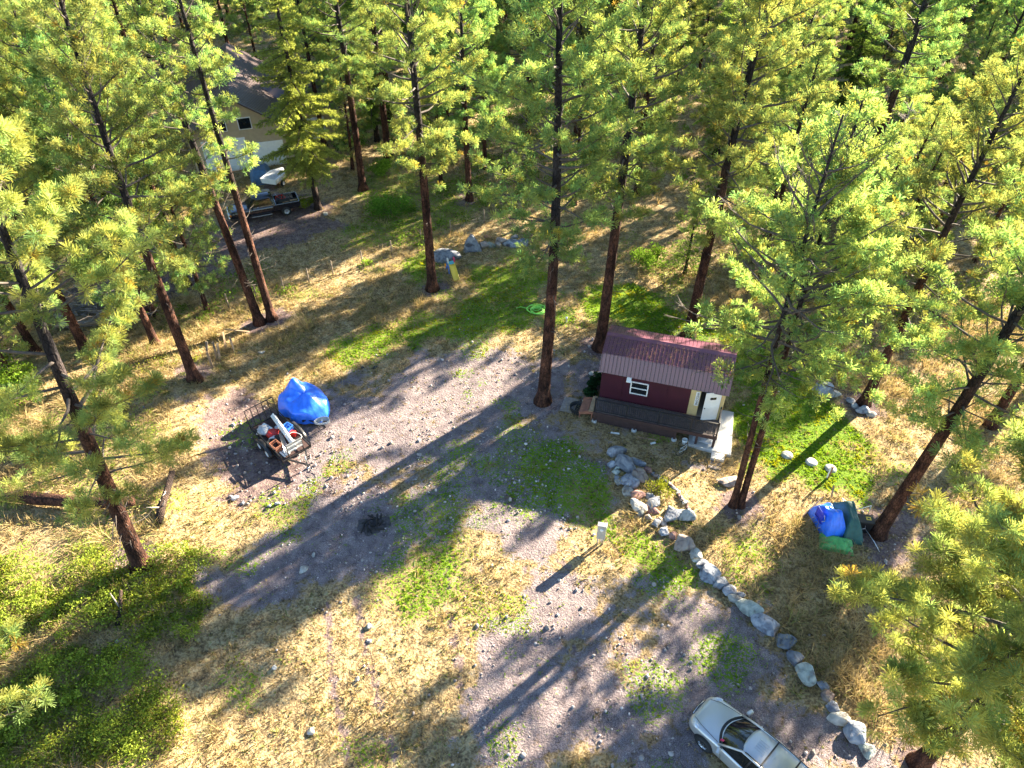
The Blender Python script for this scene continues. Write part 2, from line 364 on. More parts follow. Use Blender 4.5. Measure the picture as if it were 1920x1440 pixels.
# ------------------------------------------------------------------ mesh helpers
def fast_mesh(name, verts, faces_n, k, mats=None, tint=None, smooth=False, midx=None):
    """verts (N,3); faces_n (F,k) int; optional per-vertex tint (N,3)"""
    me = bpy.data.meshes.new(name)
    verts = np.ascontiguousarray(verts, np.float32); faces_n = np.ascontiguousarray(faces_n, np.int32)
    nf = len(faces_n)
    me.vertices.add(len(verts)); me.vertices.foreach_set('co', verts.ravel())
    me.loops.add(nf * k); me.loops.foreach_set('vertex_index', faces_n.ravel())
    me.polygons.add(nf); me.polygons.foreach_set('loop_start', np.arange(0, nf * k, k, dtype=np.int32))
    if midx is not None: me.polygons.foreach_set('material_index', np.ascontiguousarray(midx, np.int32))
    if smooth: me.polygons.foreach_set('use_smooth', np.ones(nf, bool))
    me.update(calc_edges=True)
    if tint is not None:
        ca = me.color_attributes.new('tint', 'FLOAT_COLOR', 'POINT')
        c4 = np.ones((len(verts), 4), np.float32); c4[:, :3] = tint
        ca.data.foreach_set('color', c4.ravel())
    for m_ in (mats or []): me.materials.append(m_)
    return me
def link(name, me, parent=None):
    o = bpy.data.objects.new(name, me); col.objects.link(o)
    if parent is not None: o.parent = parent
    return o
def tag(o, label=None, cat=None, group=None, kind=None):
    if label: o['label'] = label
    if cat: o['category'] = cat
    if group: o['group'] = group
    if kind: o['kind'] = kind
    return o
def empty(name, loc=(0, 0, 0), rz=0.0, label=None, cat=None, group=None, scale=None, rot=None):
    o = bpy.data.objects.new(name, None); col.objects.link(o)
    o.location = loc; o.rotation_euler = rot or (0, 0, rz); o.empty_display_size = .2
    if scale: o.scale = scale if hasattr(scale, '__len__') else (scale,) * 3
    return tag(o, label, cat, group)
def copy_tree(o, parent=None):
    c = o.copy(); col.objects.link(c); c.parent = parent
    for ch in kids[o.name]: 
        copy_tree(ch, c)
    return c
kids = {}
class MB:
    """collects simple solids into one mesh"""
    def __init__(s): s.v = []; s.f = []; s.sm = []
    def add(s, vs, fs, smooth=False):
        n = len(s.v); s.v += [tuple(map(float, p)) for p in vs]; s.f += [tuple(i + n for i in f) for f in fs]; s.sm += [smooth] * len(fs)
        return s
    def box(s, c, size, rot=None, bev=0.0):
        hx, hy, hz = (x / 2 for x in size)
        if bev <= 0:
            vs = [Vector((x, y, z)) for x in (-hx, hx) for y in (-hy, hy) for z in (-hz, hz)]
            fs = [(0, 1, 3, 2), (4, 6, 7, 5), (0, 4, 5, 1), (2, 3, 7, 6), (0, 2, 6, 4), (1, 5, 7, 3)]
        else:
            b_ = min(bev, hx * .9, hy * .9, hz * .9)
            bm = bmesh.new(); bmesh.ops.create_cube(bm, size=1)
            for v in bm.verts: v.co = Vector((v.co.x * size[0], v.co.y * size[1], v.co.z * size[2]))
            bmesh.ops.bevel(bm, geom=list(bm.edges), offset=b_, segments=2, profile=.6, affect='EDGES')
            bm.verts.ensure_lookup_table(); bm.verts.index_update()
            vs = [v.co.copy() for v in bm.verts]; fs = [tuple(v.index for v in f.verts) for f in bm.faces]; bm.free()
        if rot is not None:
            e = Euler(rot).to_matrix() if not isinstance(rot, Matrix) else rot
            vs = [e @ v for v in vs]
        c = Vector(c)
        return s.add([v + c for v in vs], fs)
    def bar(s, a, b, w, h=None):
        """rectangular bar from a to b"""
        a, b = Vector(a), Vector(b); d = b - a
        q = d.to_track_quat('X', 'Z').to_matrix()
        return s.box((a + b) / 2, (d.length, w, h or w), q)
    def tube(s, pts, rad, n=8, cap=True, closed=False):
        pts = [Vector(p) for p in pts]; m = len(pts)
        if not hasattr(rad, '__len__'): rad = [rad] * m
        vs = []; up = Vector((0, 0, 1)); prev = None
        for i, p in enumerate(pts):
            if closed: d = pts[(i + 1) % m] - pts[i - 1]
            else: d = pts[min(i + 1, m - 1)] - pts[max(i - 1, 0)]
            if d.length < 1e-9: d = Vector((0, 0, 1))
            d.normalize()
            x = prev if prev is not None else (Vector((1, 0, 0)) if abs(d.x) < .8 else up)
            x = (x - d * x.dot(d)); x.normalize(); prev = x; y = d.cross(x)
            for k in range(n):
                a = 2 * math.pi * k / n
                vs.append(p + (x * math.cos(a) + y * math.sin(a)) * rad[i])
        fs = []
        for i in range(m if closed else m - 1):
            for k in range(n):
                a, b_ = i * n + k, i * n + (k + 1) % n
                j = (i + 1) % m
                fs.append((a, b_, j * n + (k + 1) % n, j * n + k))
        if cap and not closed: fs += [tuple(range(n - 1, -1, -1)), tuple(range((m - 1) * n, m * n))]
        return s.add(vs, fs, True)
    def lathe(s, prof, n=20, axis='z', c=(0, 0, 0)):
        vs = []
        for r, h in prof:
            for k in range(n):
                a = 2 * math.pi * k / n
                p = (r * math.cos(a), r * math.sin(a), h)
                if axis == 'y': p = (p[0], p[2], p[1])
                if axis == 'x': p = (p[2], p[0], p[1])
                vs.append((p[0] + c[0], p[1] + c[1], p[2] + c[2]))
        fs = [(i * n + k, i * n + (k + 1) % n, (i + 1) * n + (k + 1) % n, (i + 1) * n + k) for i in range(len(prof) - 1) for k in range(n)]
        return s.add(vs, fs, True)
    def prism(s, poly, z0, z1, f=lambda x, y, z: (x, y, z)):
        n = len(poly)
        vs = [f(x, y, z0) for x, y in poly] + [f(x, y, z1) for x, y in poly]
        fs = [tuple(range(n - 1, -1, -1)), tuple(range(n, 2 * n))] + [(i, (i + 1) % n, n + (i + 1) % n, n + i) for i in range(n)]
        return s.add(vs, fs)
    def grid(s, rows, smooth=True):
        nr, nc = len(rows), len(rows[0])
        return s.add([p for r in rows for p in r], [(i * nc + j, i * nc + j + 1, (i + 1) * nc + j + 1, (i + 1) * nc + j) for i in range(nr - 1) for j in range(nc - 1)], smooth)
    def mesh(s, name, m):
        me = bpy.data.meshes.new(name); me.from_pydata(s.v, [], s.f)
        me.polygons.foreach_set('use_smooth', s.sm)
        bm = bmesh.new(); bm.from_mesh(me); bmesh.ops.recalc_face_normals(bm, faces=list(bm.faces)); bm.to_mesh(me); bm.free()
        for mm in (m if isinstance(m, (list, tuple)) else [m]): me.materials.append(mm)
        return me
    def build(s, name, m, parent=None, sub=0, thick=0):
        o = link(name, s.mesh(name, m), parent)
        if sub:
            md = o.modifiers.new('sub', 'SUBSURF'); md.levels = md.render_levels = sub
        if thick:
            md = o.modifiers.new('sol', 'SOLIDIFY'); md.thickness = thick; md.offset = 0
        return o

# ------------------------------------------------------------------ ground: one sheet, fine in the clearing, coarse to the horizon
def axis(lo, hi, step, far):
    a = np.arange(lo, hi + 1e-6, step)
    out = []; d = step; p = hi
    while p < far: d *= 1.25; p += d; out.append(p)
    inn = []; d = step; p = lo
    while p > -far: d *= 1.25; p -= d; inn.append(p)
    return np.array(inn[::-1] + list(a) + out)
gx, gy = axis(-42, 42, .26, 1500), axis(4, 78, .26, 1500)
GX, GY = np.meshgrid(gx, gy)
fx, fy = GX.ravel(), GY.ravel()
near = (np.abs(fx) < 45) & (fy > 0) & (fy < 82)
zv = gz(fx, fy)
zv[near] += .05 * (vnoise(fx[near], fy[near], .7, 9) - .5)
nx, ny = len(gx), len(gy)
ii = np.arange(nx * ny).reshape(ny, nx)
fc = np.stack([ii[:-1, :-1], ii[:-1, 1:], ii[1:, 1:], ii[1:, :-1]], -1).reshape(-1, 4)
gm = fast_mesh('ground', np.stack([fx, fy, zv], 1), fc, 4, [M['ground']], smooth=True)
zg = np.zeros((len(fx), 4), np.float32); zg[:, 3] = 1
a_, b_, c_ = zones(fx[near], fy[near])
zg[near, 0], zg[near, 1], zg[near, 2] = a_, b_, c_
ca = gm.color_attributes.new('zone', 'FLOAT_COLOR', 'POINT'); ca.data.foreach_set('color', zg.ravel())
tag(link('ground', gm), 'dry grass, gravel and lawn ground of the forest clearing', None, None, 'structure')

# ------------------------------------------------------------------ trees
def norm(a): return a / (np.linalg.norm(a, axis=-1, keepdims=True) + 1e-9)
def burst(pos, dirs, n, length, width, tint, r, spread=1.0, up=.15, fan=True):
    """needle bursts: n thin blades round every tuft"""
    N = len(pos)
    v = norm(r.normal(size=(N, n, 3)))
    v = norm(dirs[:, None, :] * .75 + v * spread + np.array([0, 0, up]))
    L = length * r.uniform(.7, 1.15, (N, n, 1))
    p0 = pos[:, None, :] + v * L * .06
    tip = pos[:, None, :] + v * L
    side = norm(np.cross(v, norm(r.normal(size=(N, n, 3))))) * width * .5
    if fan: vs = np.stack([p0, tip + side, tip - side], 2)
    else: vs = np.stack([p0 + side, p0 - side, tip], 2)
    t = np.repeat(np.repeat(tint[:, None, None, :], n, 1), 3, 2)
    return vs.reshape(-1, 3), t.reshape(-1, 3)
def tri_mesh(name, vs, tint, m):
    return fast_mesh(name, vs, np.arange(len(vs), dtype=np.int32).reshape(-1, 3), 3, [m], tint)
def trunk_mb(H, r0, r, bend=.25, n=12, rings=26, lean=(0, 0), rt=.03):
    bx = [r.normal() * bend, r.normal() * bend]; ph = r.uniform(0, 6, 2)
    def path(z):
        t = z / H
        return Vector((bx[0] * math.sin(t * 3 + ph[0]) * t + lean[0] * t, bx[1] * math.sin(t * 3.4 + ph[1]) * t + lean[1] * t, z))
    mb = MB(); pts, rad = [], []
    for i in range(rings + 1):
        t = i / rings; z = -.3 + t * (H + .3)
        pts.append(path(max(z, 0)) + Vector((0, 0, min(z, 0))))
        rr = r0 * (1 - t) ** .8 + rt
        rr *= 1 + .35 * math.exp(-max(z, 0) * 1.6) + .55 * math.exp(-max(z + .1, 0) * 6)
        rad.append(rr)
    mb.tube(pts, rad, n)
    for i, v in enumerate(mb.v):       # knobbly bark outline
        k = 1 + .06 * (random.random() - .5)
        c = pts[i // n]; mb.v[i] = (c[0] + (v[0] - c[0]) * k, c[1] + (v[1] - c[1]) * k, v[2])
    return mb, path
def wood(tm, br, m1, m2):
    n = len(tm.f); mb = MB(); mb.add(tm.v, tm.f, True); mb.add(br.v, br.f, True)
    me = mb.mesh('trunk', [m1, m2])
    me.polygons.foreach_set('material_index', [0] * n + [1] * len(br.f))
    return me
def pine(seed, H, cb, rmax, r0, dens=1.0, blades=16, tl=.23, tw=.03, dead=10, stubs=True, sparse_low=0.0, ends=False, mats=None, lean=(0, 0), shape=.32):
    """open-crowned pine: returns meshes trunk, branches, crown"""
    r = np.random.default_rng(seed); random.seed(seed)
    tm, path = trunk_mb(H, r0, r, lean=lean)
    br = MB(); T, D, C = [], [], []
    nb = int((H - cb) * 5.2 * dens)
    az = r.uniform(0, 6.28)
    for i in range(nb):
        t = (i + r.uniform(0, 1)) / nb
        z = cb + (H - cb) * t * .985
        az += 2.4 + r.normal() * .5
        prof = (.35 + .65 * math.sin(min(1, t / shape) * math.pi / 2)) if t < shape else max(.10, (1 - ((t - shape) / (1 - shape)) ** 1.7))
        L = rmax * prof * r.uniform(.55, 1.15)
        if sparse_low and t < .55 and r.random() < sparse_low: continue
        el = R(-12 + 62 * t + r.normal() * 10)
        h = np.array([math.cos(az), math.sin(az), 0.0])
        p = np.array(path(z)); pts = [Vector(p)]; d = norm(h * math.cos(el) + np.array([0, 0, math.sin(el)]))
        K = 5
        for k in range(K):
            d = norm(d + np.array([0, 0, .09]) + r.normal(size=3) * .13)
            p = p + d * L / K; pts.append(Vector(p))
        rb = .022 + .012 * L
        br.tube(pts, [rb * (1 - .8 * k / K) for k in range(K + 1)], 4, False)
        nt_ = max(3, int(L * (6.4 if ends else 4.6)))
        tone = np.array([1, 1, 1]) * r.uniform(.75, 1.2)
        for k in range(nt_):
            s = r.uniform(.25, 1.0) ** .8 if k else 1.0
            f = s * K; j = min(int(f), K - 1); q = np.array(pts[j].lerp(pts[j + 1], f - j))
            side = norm(np.cross(d, [0, 0, 1.0])) * (1 if k % 2 else -1)
            w = norm(d * r.uniform(.3, 1) + side * r.uniform(.2, 1) + np.array([0, 0, r.uniform(-.1, .55)]))
            l2 = r.uniform(.25, .85) * (1.15 - .5 * s) * min(1, .5 + L * .25)
            e = q + w * l2
            br.tube([Vector(q), Vector(e)], [.012, .005], 3, False)
            m_ = max(2, int(l2 / .17)) if not ends else (2 if r.random() < .45 else 1)
            for g in range(m_):
                u = 1 - g * .8 / m_
                T.append(q + w * l2 * u + r.normal(size=3) * .05); D.append(w)
                y = r.uniform(0, 1)
                C.append(tone * (np.array([1.18, 1.05, .95]) * y + np.array([.55, .82, 1.05]) * (1 - y)) * r.uniform(.62, 1.32) if r.random() > .025 else np.array([1.15, .72, .55]) * r.uniform(.5, 1))
    # dead snags and stubs under the crown
    for i in range(dead):
        z = r.uniform(max(1.8, cb * .35), cb * 1.15); a = r.uniform(0, 6.28); L = r.uniform(.5, 1.9)
        p = np.array(path(z)); d = np.array([math.cos(a), math.sin(a), r.uniform(-.35, .25)]); pts = [Vector(p)]
        for k in range(4):
            d = norm(d + r.normal(size=3) * .22); p = p + d * L / 4; pts.append(Vector(p))
        br.tube(pts, [.028, .02, .014, .009, .004], 4, False)
        for k in (2, 3):
            e = pts[k] + Vector(norm(d + r.normal(size=3) * .7)) * L * .3
            br.tube([pts[k], e], [.008, .003], 3, False)
    vs, tt = burst(np.array(T), np.array(D), blades, tl, tw, np.array(C), r)
    mt = mats or (M['bark'], M['twig'], M['needle'])
    return wood(tm, br, mt[0], mt[1]), tri_mesh('crown', vs, tt, mt[2])
def fir(seed, H, cb, rmax, r0, dens=1.0, m_=None, tl=.12, bl=9, droop=.16, tw=.028):
    """narrow conical fir with drooping sprays"""
    r = np.random.default_rng(seed); random.seed(seed)
    tm, path = trunk_mb(H, r0, r, bend=.08, n=10)
    br = MB(); T, D, C = [], [], []
    nb = int((H - cb) * 7.5 * dens); az = 0
    for i in range(nb):
        t = (i + r.uniform(0, 1)) / nb; z = cb + (H - cb) * t * .99
        az += 2.4 + r.normal() * .4
        L = (rmax * (1 - t) ** .85 + .18) * r.uniform(.65, 1.12) * min(1, .55 + t * 4)
        el = R(-14 + 45 * t + r.normal() * 7)
        d = np.array([math.cos(az) * math.cos(el), math.sin(az) * math.cos(el), math.sin(el)])
        p = np.array(path(z)); pts = [Vector(p)]; K = 4
        for k in range(K):
            d = norm(d + np.array([0, 0, -droop * .5 + .16 * k / K]) + r.normal(size=3) * .06); p = p + d * L / K; pts.append(Vector(p))
        br.tube(pts, [(.012 + .009 * L) * (1 - .8 * k / K) for k in range(K + 1)], 4, False)
        tone = r.uniform(.7, 1.2)
        n2 = max(4, int(L * 9))
        for k in range(n2):
            s = (k + r.uniform(.3, 1)) / n2
            f = s * K; j = min(int(f), K - 1); q = np.array(pts[j].lerp(pts[j + 1], f - j))
            side = norm(np.cross(d, [0, 0, 1.0])) * (1 if k % 2 else -1)
            w = norm(d * .7 + side * .8 + np.array([0, 0, r.uniform(-.35, .05)]))
            l2 = (.12 + .34 * L * (1 - s * .75)) * r.uniform(.6, 1.1)
            for g in range(max(2, int(l2 / .11))):
                u = (g + 1) / max(2, int(l2 / .11))
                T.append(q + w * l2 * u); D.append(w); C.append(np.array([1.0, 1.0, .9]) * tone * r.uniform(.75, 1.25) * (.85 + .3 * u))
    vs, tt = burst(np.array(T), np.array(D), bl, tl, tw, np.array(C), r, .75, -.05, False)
    return wood(tm, br, M['bark_dark'], M['twig']), tri_mesh('crown', vs, tt, m_ or M['needle_fir'])

V = {}
V['tall_a'] = pine(11, 27, 9.0, 4.0, .33, 1.0, 20, .30, .034)
V['tall_b'] = pine(12, 26, 8.0, 4.2, .31, 1.15, 20, .30, .034)
V['tall_c'] = pine(13, 28, 9.8, 4.4, .34, 1.2, 20, .30, .034, dead=30)
V['tall_d'] = pine(15, 25, 7.4, 4.3, .30, 1.0, 20, .30, .034)
V['mid'] = pine(16, 20, 5.5, 3.9, .25, 1.15, 20, .30, .034)
V['mid_b'] = pine(17, 18, 4.0, 3.7, .22, 1.15, 20, .30, .034)
V['young'] = pine(18, 12, 1.8, 2.8, .15, 1.2, 18, .28, .034)
V['close'] = pine(21, 21, 3.8, 5.4, .25, 2.0, 64, .33, .019, 18, ends=True, mats=(M['bark'], M['twig'], M['needle_close']))
V['close_b'] = pine(22, 21, 6.0, 4.1, .29, 1.1, 50, .31, .021, 14, sparse_low=.2, ends=True, mats=(M['bark'], M['twig'], M['needle_close']))
V['thin'] = pine(23, 22, 5.0, 4.8, .34, .85, 56, .32, .02, 30, sparse_low=.5, ends=True, mats=(M['bark'], M['twig'], M['needle_close']))
V['sparse'] = pine(25, 26, 9.5, 3.2, .27, .72, 26, .30, .034, 18, sparse_low=.25, ends=True)
V['fork'] = pine(24, 20.5, 8.8, 4.5, .145, 1.15, 18, .28, .038, 12)
V['fir_light'] = fir(31, 22, 3.5, 4.0, .24, 1.0, M['needle_larch'], .19, 9, .16, .055)
V['fir_a'] = fir(32, 22, 2.0, 3.3, .24, .9, None, .21, 9, .16, .062)
V['fir_b'] = fir(33, 17, 1.2, 3.0, .19, .9, None, .21, 9, .16, .062)
V['fir_small'] = fir(34, 5.2, .3, 1.5, .07, 1.6, None, .13, 9, .1, .04)
DIMS = dict(tall_a=(27, 10, 3.7), tall_b=(26, 8.5, 3.5), tall_c=(28, 11, 3.5), tall_d=(25, 8, 3.9), mid=(20, 5.5, 3.4), mid_b=(18, 4, 3.3), young=(12, 1.8, 2.4), fir_a=(22, 2, 2.4), fir_b=(17, 1.2, 2.2))
placed = []
def tree(kind, x, y, label, group=None, s=1.0, rz=None, tilt=(0, 0), name='pine_tree'):
    z = gzf(x, y) - .05
    o = empty(name, (x, y, z), 0, label, 'tree', group, s if hasattr(s, '__len__') else (s, s, s))
    o.rotation_euler = (Matrix.Rotation(tilt[1], 3, 'Y') @ Matrix.Rotation(tilt[0], 3, 'X') @ Matrix.Rotation(random.uniform(0, 6.28) if rz is None else rz, 3, 'Z')).to_euler()
    for nm, me in zip(('trunk', 'crown'), V[kind]): link(nm, me, o)
    placed.append((x, y, kind))
    return o
random.seed(5)
AT = [  # kind, base pixel, scale, tilt, label
    ('thin', (265, 1062), 1.0, (0, .10), 'leaning red-barked pine with sparse low tufts left of the trailers'),
    ('tall_d', (365, 712), .95, (0, .02), 'pine rooted on the bank beside the upright old planks'),
    ('mid', (350, 535), 1.0, (0, 0), 'pale-barked pine on the verge of the dirt road left of two leaning trunks'),
    ('sparse', (487, 606), 1.0, (0, -.07), 'left of the two close pines leaning together above the blue tarp'),
    ('sparse', (510, 598), .94, (0, -.015), 'right of the two close pines leaning together above the blue tarp'),
    ('tall_b', (811, 542), 1.02, (0, 0), 'straight dark-trunked pine beside the toddler slide'),
    ('mid', (880, 375), 1.0, (0, 0), 'slim pine standing in brush behind the slide and rock row'),
    ('tall_c', (1018, 752), .98, (0, .02), 'tall pine with snaggy dead twigs and roots in the gravel left of the cabin'),
    ('tall_a', (1125, 652), 1.02, (0, .02), 'tall red-trunked pine just behind the left end of the cabin'),
    ('tall_d', (1290, 630), 1.06, (0, .03), 'crooked pine rising from behind the cabin roof'),
    ('mid', (1620, 757), 1.05, (0, .03), 'pine by the boulders at the edge of the green lawn'),
    ('tall_d', (1645, 1000), (1.0, 1.0, .9), (0, .05), 'thick leaning pine beside the heap of camping gear'),
    ('close', (1722, 1432), (1.08, 1.08, 1.0), (0, .03), 'near pine with big needle bursts above the boulder row end by the car'),
]
for k, (u, v), s, tl, lb in AT:
    p = GP(u, v); tree(k, p.x, p.y, lb, None, s, None, tl)
p = GP(597, 392); tree('fir_light', p.x, p.y, 'bright yellow-green fir beside the black pickup', None, (.95, .95, 1.05), None, (0, -.01), 'fir_tree')
p = GP(1284, 512); tree('fir_small', p.x, p.y, 'small dark conical fir behind the cabin', None, 1.25, None, (0, 0), 'fir_tree')
tree('close_b', -16.9, 8.2, 'pine cut off by the left edge above the low yellow shrubs', None, .92)
# double-trunked pine right of the cabin
p = GP(1388, 948)
o = empty('pine_tree', (p.x, p.y, p.z - .05), .3, 'double-trunked pine in front of the cabin right end', 'tree')
a = link('trunk', V['fork'][0], o); a.rotation_euler = (R(-1.5), R(1.2), .4)
b = link('trunk', V['fork'][0], o); b.location = (-.36, .12, 0); b.rotation_euler = (R(1.0), R(-2.6), 0)
for nm, me in zip(('crown',), V['fork'][1:]):
    a = link(nm, me, o); a.rotation_euler = (R(-1.5), R(1.2), .4)
    b = link(nm, me, o); b.location = (-.42, .12, 0); b.rotation_euler = (R(.5), R(-1.6), 2.4); b.scale = (.85, .85, .9)
placed.append((p.x, p.y, 'fork'))
# woodland edge: trees whose feet are hidden, placed to close the view as in the photograph
EDGE = [('tall_d', -33.0, 41.0), ('close_b', -27.5, 36.0), ('mid', -37.0, 50.0), ('tall_b', -31.0, 50.0), ('mid_b', -40.0, 44.0), ('tall_a', -44.0, 58.0), ('mid', -39.0, 64.0), ('mid_b', -26.6, 49.0), ('tall_d', -47.0, 68.0), ('mid', -28.0, 44.0),
        ('mid_b', -23.6, 37.2), ('mid_b', -25.4, 41.0), ('mid_b', -31.0, 36.2), ('young', -29.6, 32.0), ('young', -21.6, 41.4), ('mid_b', -35, 45.5), ('mid', -19.0, 70.0), ('tall_b', -13.0, 76.0), ('mid', 1.5, 66.0), ('mid_b', 11.2, 59.3), ('young', -6.5, 61), ('young', 5.5, 57.5),
        ('mid_b', 17.9, 56.1), ('young', 22.0, 51.2), ('tall_a', 27.4, 52.0), ('young', 27.6, 44.4), ('young', 36.0, 47.9), ('mid', 36.3, 36.6), ('mid_b', 32.3, 33.1), ('young', 42.0, 52.0), ('mid', 24.5, 63.4), ('young', 23.9, 42.3), ('mid_b', 17.8, 43.3), ('mid_b', 46.5, 61.2),
        ('young', 31.5, 57), ('young', 32, 48.2), ('young', 38, 55), ('young', 39, 60), ('young', 36, 63.5), ('young', 42.5, 57.5), ('mid', 28, 29.8), ('young', 19.5, 48.5), ('young', 28.5, 48.0)]
EL = ['at the left woodland edge', 'in the back woodland edge', 'at the right woodland edge']
EO = ['first', 'second', 'third', 'fourth', 'fifth', 'sixth', 'seventh', 'eighth', 'ninth', 'tenth', 'eleventh', 'twelfth', 'thirteenth', 'fourteenth', 'fifteenth', 'sixteenth', 'seventeenth', 'eighteenth', 'nineteenth', 'twentieth', 'twenty-first', 'twenty-second', 'twenty-third', 'twenty-fourth']
side = [[], [], []]
for k, x, y in EDGE: side[0 if x < -20 else (1 if x < 14 else 2)].append((x / (y * _c + CAM_H * _s), k, x, y))
for w in range(3):
    for i, (_, k, x, y) in enumerate(sorted(side[w])):
        tree(k, x, y, ('small ' if k == 'young' else '') + 'pine with yellow-green crown, ' + EO[i] + ' from the left ' + EL[w], 'pines ' + EL[w], random.uniform(.94, 1.08))
# forest behind; a tree whose crown would put a sunlit spot of the photograph in the shade is not planted
LIT = [G(*q) for q in [(650, 540), (740, 515), (560, 545), (1110, 575), (1200, 560), (1490, 850), (1560, 820), (1450, 900), (1240, 930), (1340, 930), (1200, 1010), (1050, 1040), (960, 1010), (880, 1090), (760, 1130), (620, 1200), (500, 1260), (700, 1340), (1000, 1190), (1180, 1080), (1340, 860), (250, 880), (60, 870), (100, 1000), (1250, 480), (950, 430), (1680, 850), (1420, 1060), (780, 760), (900, 700), (1240, 640), (620, 880), (520, 1000), (330, 1110), (1400, 980), (1520, 960), (1100, 960)]]
def blocks(x, y, kind, s=1.0):
    H_, cb, rr = DIMS[kind]
    n = 0
    for lx, ly in LIT:
        dx, dy = x - lx, y - ly
        al = dx * math.sin(SUN_AZ) + dy * math.cos(SUN_AZ)
        if al < 3: continue
        pe = abs(dx * math.cos(SUN_AZ) - dy * math.sin(SUN_AZ))
        hz = al * math.tan(SUN_EL)
        if pe < rr * s * .8 and cb * s < hz + .5 and hz < H_ * s * .93: n += 1
    return n
random.seed(21)
kinds_b = ['tall_b', 'tall_d', 'mid', 'mid_b', 'mid_b', 'mid_b', 'fir_a', 'fir_a', 'fir_b', 'fir_b', 'young', 'young']
nf = 0; tries = 0
while nf < 290 and tries < 15000:
    tries += 1
    y = 60 + 95 * random.random() ** 1.15; half = (y * _c + CAM_H * _s) * .80 + 6
    x = random.uniform(-half, half)
    if any((x - q[0]) ** 2 + (y - q[1]) ** 2 < (3.3 + y * .009) ** 2 for q in placed): continue
    if -42 < x < -14 and 58 < y < 92 and abs((x + 30) + (y - 74) * .33) < 8.5: continue     # house
    if -25 < x < -14 and y < 64: continue
    if x > 0 and y < 64 + (x < 12) * 4: continue
    k = random.choice(kinds_b); s = random.uniform(.82, 1.08)
    nblk = blocks(x, y, k, s)
    if nblk > 0 and random.random() < (.93 if y < 100 else .5): continue
    isf = k.startswith('fir')
    tree(k, x, y, ('dark fir standing' if isf else 'pine standing') + ' in the dense forest along the top of the view', ('firs' if isf else 'pines') + ' of the forest behind the clearing', s, None, (random.uniform(-.02, .02), random.uniform(-.02, .02)), 'fir_tree' if isf else 'pine_tree')
    nf += 1
print('forest', nf, 'tries', tries)
# bare dead tree among the pines at the upper right
def snag():
    r = np.random.default_rng(77); random.seed(77)
    tm, path = trunk_mb(13, .14, r, .3, 8); br = MB()
    for i in range(60):
        z = r.uniform(3, 12.6); a = r.uniform(0, 6.28); L = r.uniform(.7, 2.3) * (1.15 - z / 16)
        p = np.array(path(z)); d = np.array([math.cos(a), math.sin(a), r.uniform(-.1, .6)]); pts = [Vector(p)]
        for k in range(5):
            d = norm(d + r.normal(size=3) * .25); p = p + d * L / 5; pts.append(Vector(p))
            for q in range(2): br.tube([pts[-1], pts[-1] + Vector(norm(d + r.normal(size=3) * .8)) * L * .3], [.012, .004], 3, False)
        br.tube(pts, [.035, .028, .022, .016, .011, .006], 4, False)
    return tm, br
tm, br = snag()
o = empty('dead_tree', (25.5, 45.5, gzf(25.5, 45.5)), 0, 'bare grey dead tree among the pines at upper right', 'tree')
link('trunk', wood(tm, br, M['deadwood'], M['deadwood']), o)

# ------------------------------------------------------------------ ground cover (nobody could count it)
def scatter(n, poly=None, box=None, seed=1):
    r = np.random.default_rng(seed)
    x0, x1, y0, y1 = box or (min(p[0] for p in poly), max(p[0] for p in poly), min(p[1] for p in poly), max(p[1] for p in poly))
    x, y = r.uniform(x0, x1, n), r.uniform(y0, y1, n)
    if poly is not None:
        k = sdpoly(x, y, poly) + (vnoise(x, y, 2.5, seed) - .5) * 3 > 0
        x, y = x[k], y[k]
    return x, y, r
def in_view(x, y, pad=3.0):
    dep = y * _c + CAM_H * _s
    return (np.abs(x) < dep * .722 + pad) & (y > 7)
def on_solid(x, y):
    dx, dy = x - CAB[0], y - CAB[1]
    lx, ly = dx * _ce[0] + dy * _ce[1], dx * _cn[0] + dy * _cn[1]
    a = (lx > -.1) & (lx < 7.2) & (ly > -1.35) & (ly < 3.7)
    b = (lx > 6.9) & (lx < 8.1) & (ly > -1.7) & (ly < 2.3)
    return a | b
def grass(name, x, y, r, n, length, width, tint, m, flat=.5, wind=(0, 0), label=None):
    z = gz(x, y); pos = np.stack([x, y, z], 1)
    N = len(x)
    jit = r.normal(size=(N, n, 2)) * length[:, None, None] * .30
    base = np.repeat(pos[:, None, :], n, 1); base[..., :2] += jit * .55
    d = np.concatenate([jit / (length[:, None, None] + 1e-6) * 2.2 * flat, np.ones((N, n, 1))], -1)
    d[..., 0] += wind[0]; d[..., 1] += wind[1]
    d = norm(d + r.normal(size=d.shape) * .18)
    L = length[:, None, None] * r.uniform(.6, 1.15, (N, n, 1))
    mid = base + d * L * .55
    dt = norm(d + np.stack([jit[..., 0] * 2, jit[..., 1] * 2, -np.ones((N, n)) * .35], -1) * flat)
    tip = mid + dt * L * .5
    sd_ = norm(np.cross(d, norm(r.normal(size=d.shape)))) * width * .5
    vs = np.stack([base + sd_, base - sd_, mid + sd_ * .8, mid - sd_ * .8, tip], 2).reshape(-1, 3)
    k = np.arange(N * n) * 5
    fs = np.concatenate([np.stack([k, k + 1, k + 3], 1), np.stack([k, k + 3, k + 2], 1), np.stack([k + 2, k + 3, k + 4], 1)])
    t = np.repeat(np.repeat(tint[:, None, :], n, 1).reshape(-1, 3), 5, 0)
    o = link(name, fast_mesh(name, vs, fs, 3, [m], t))
    tag(o, label, None, None, 'stuff'); return o
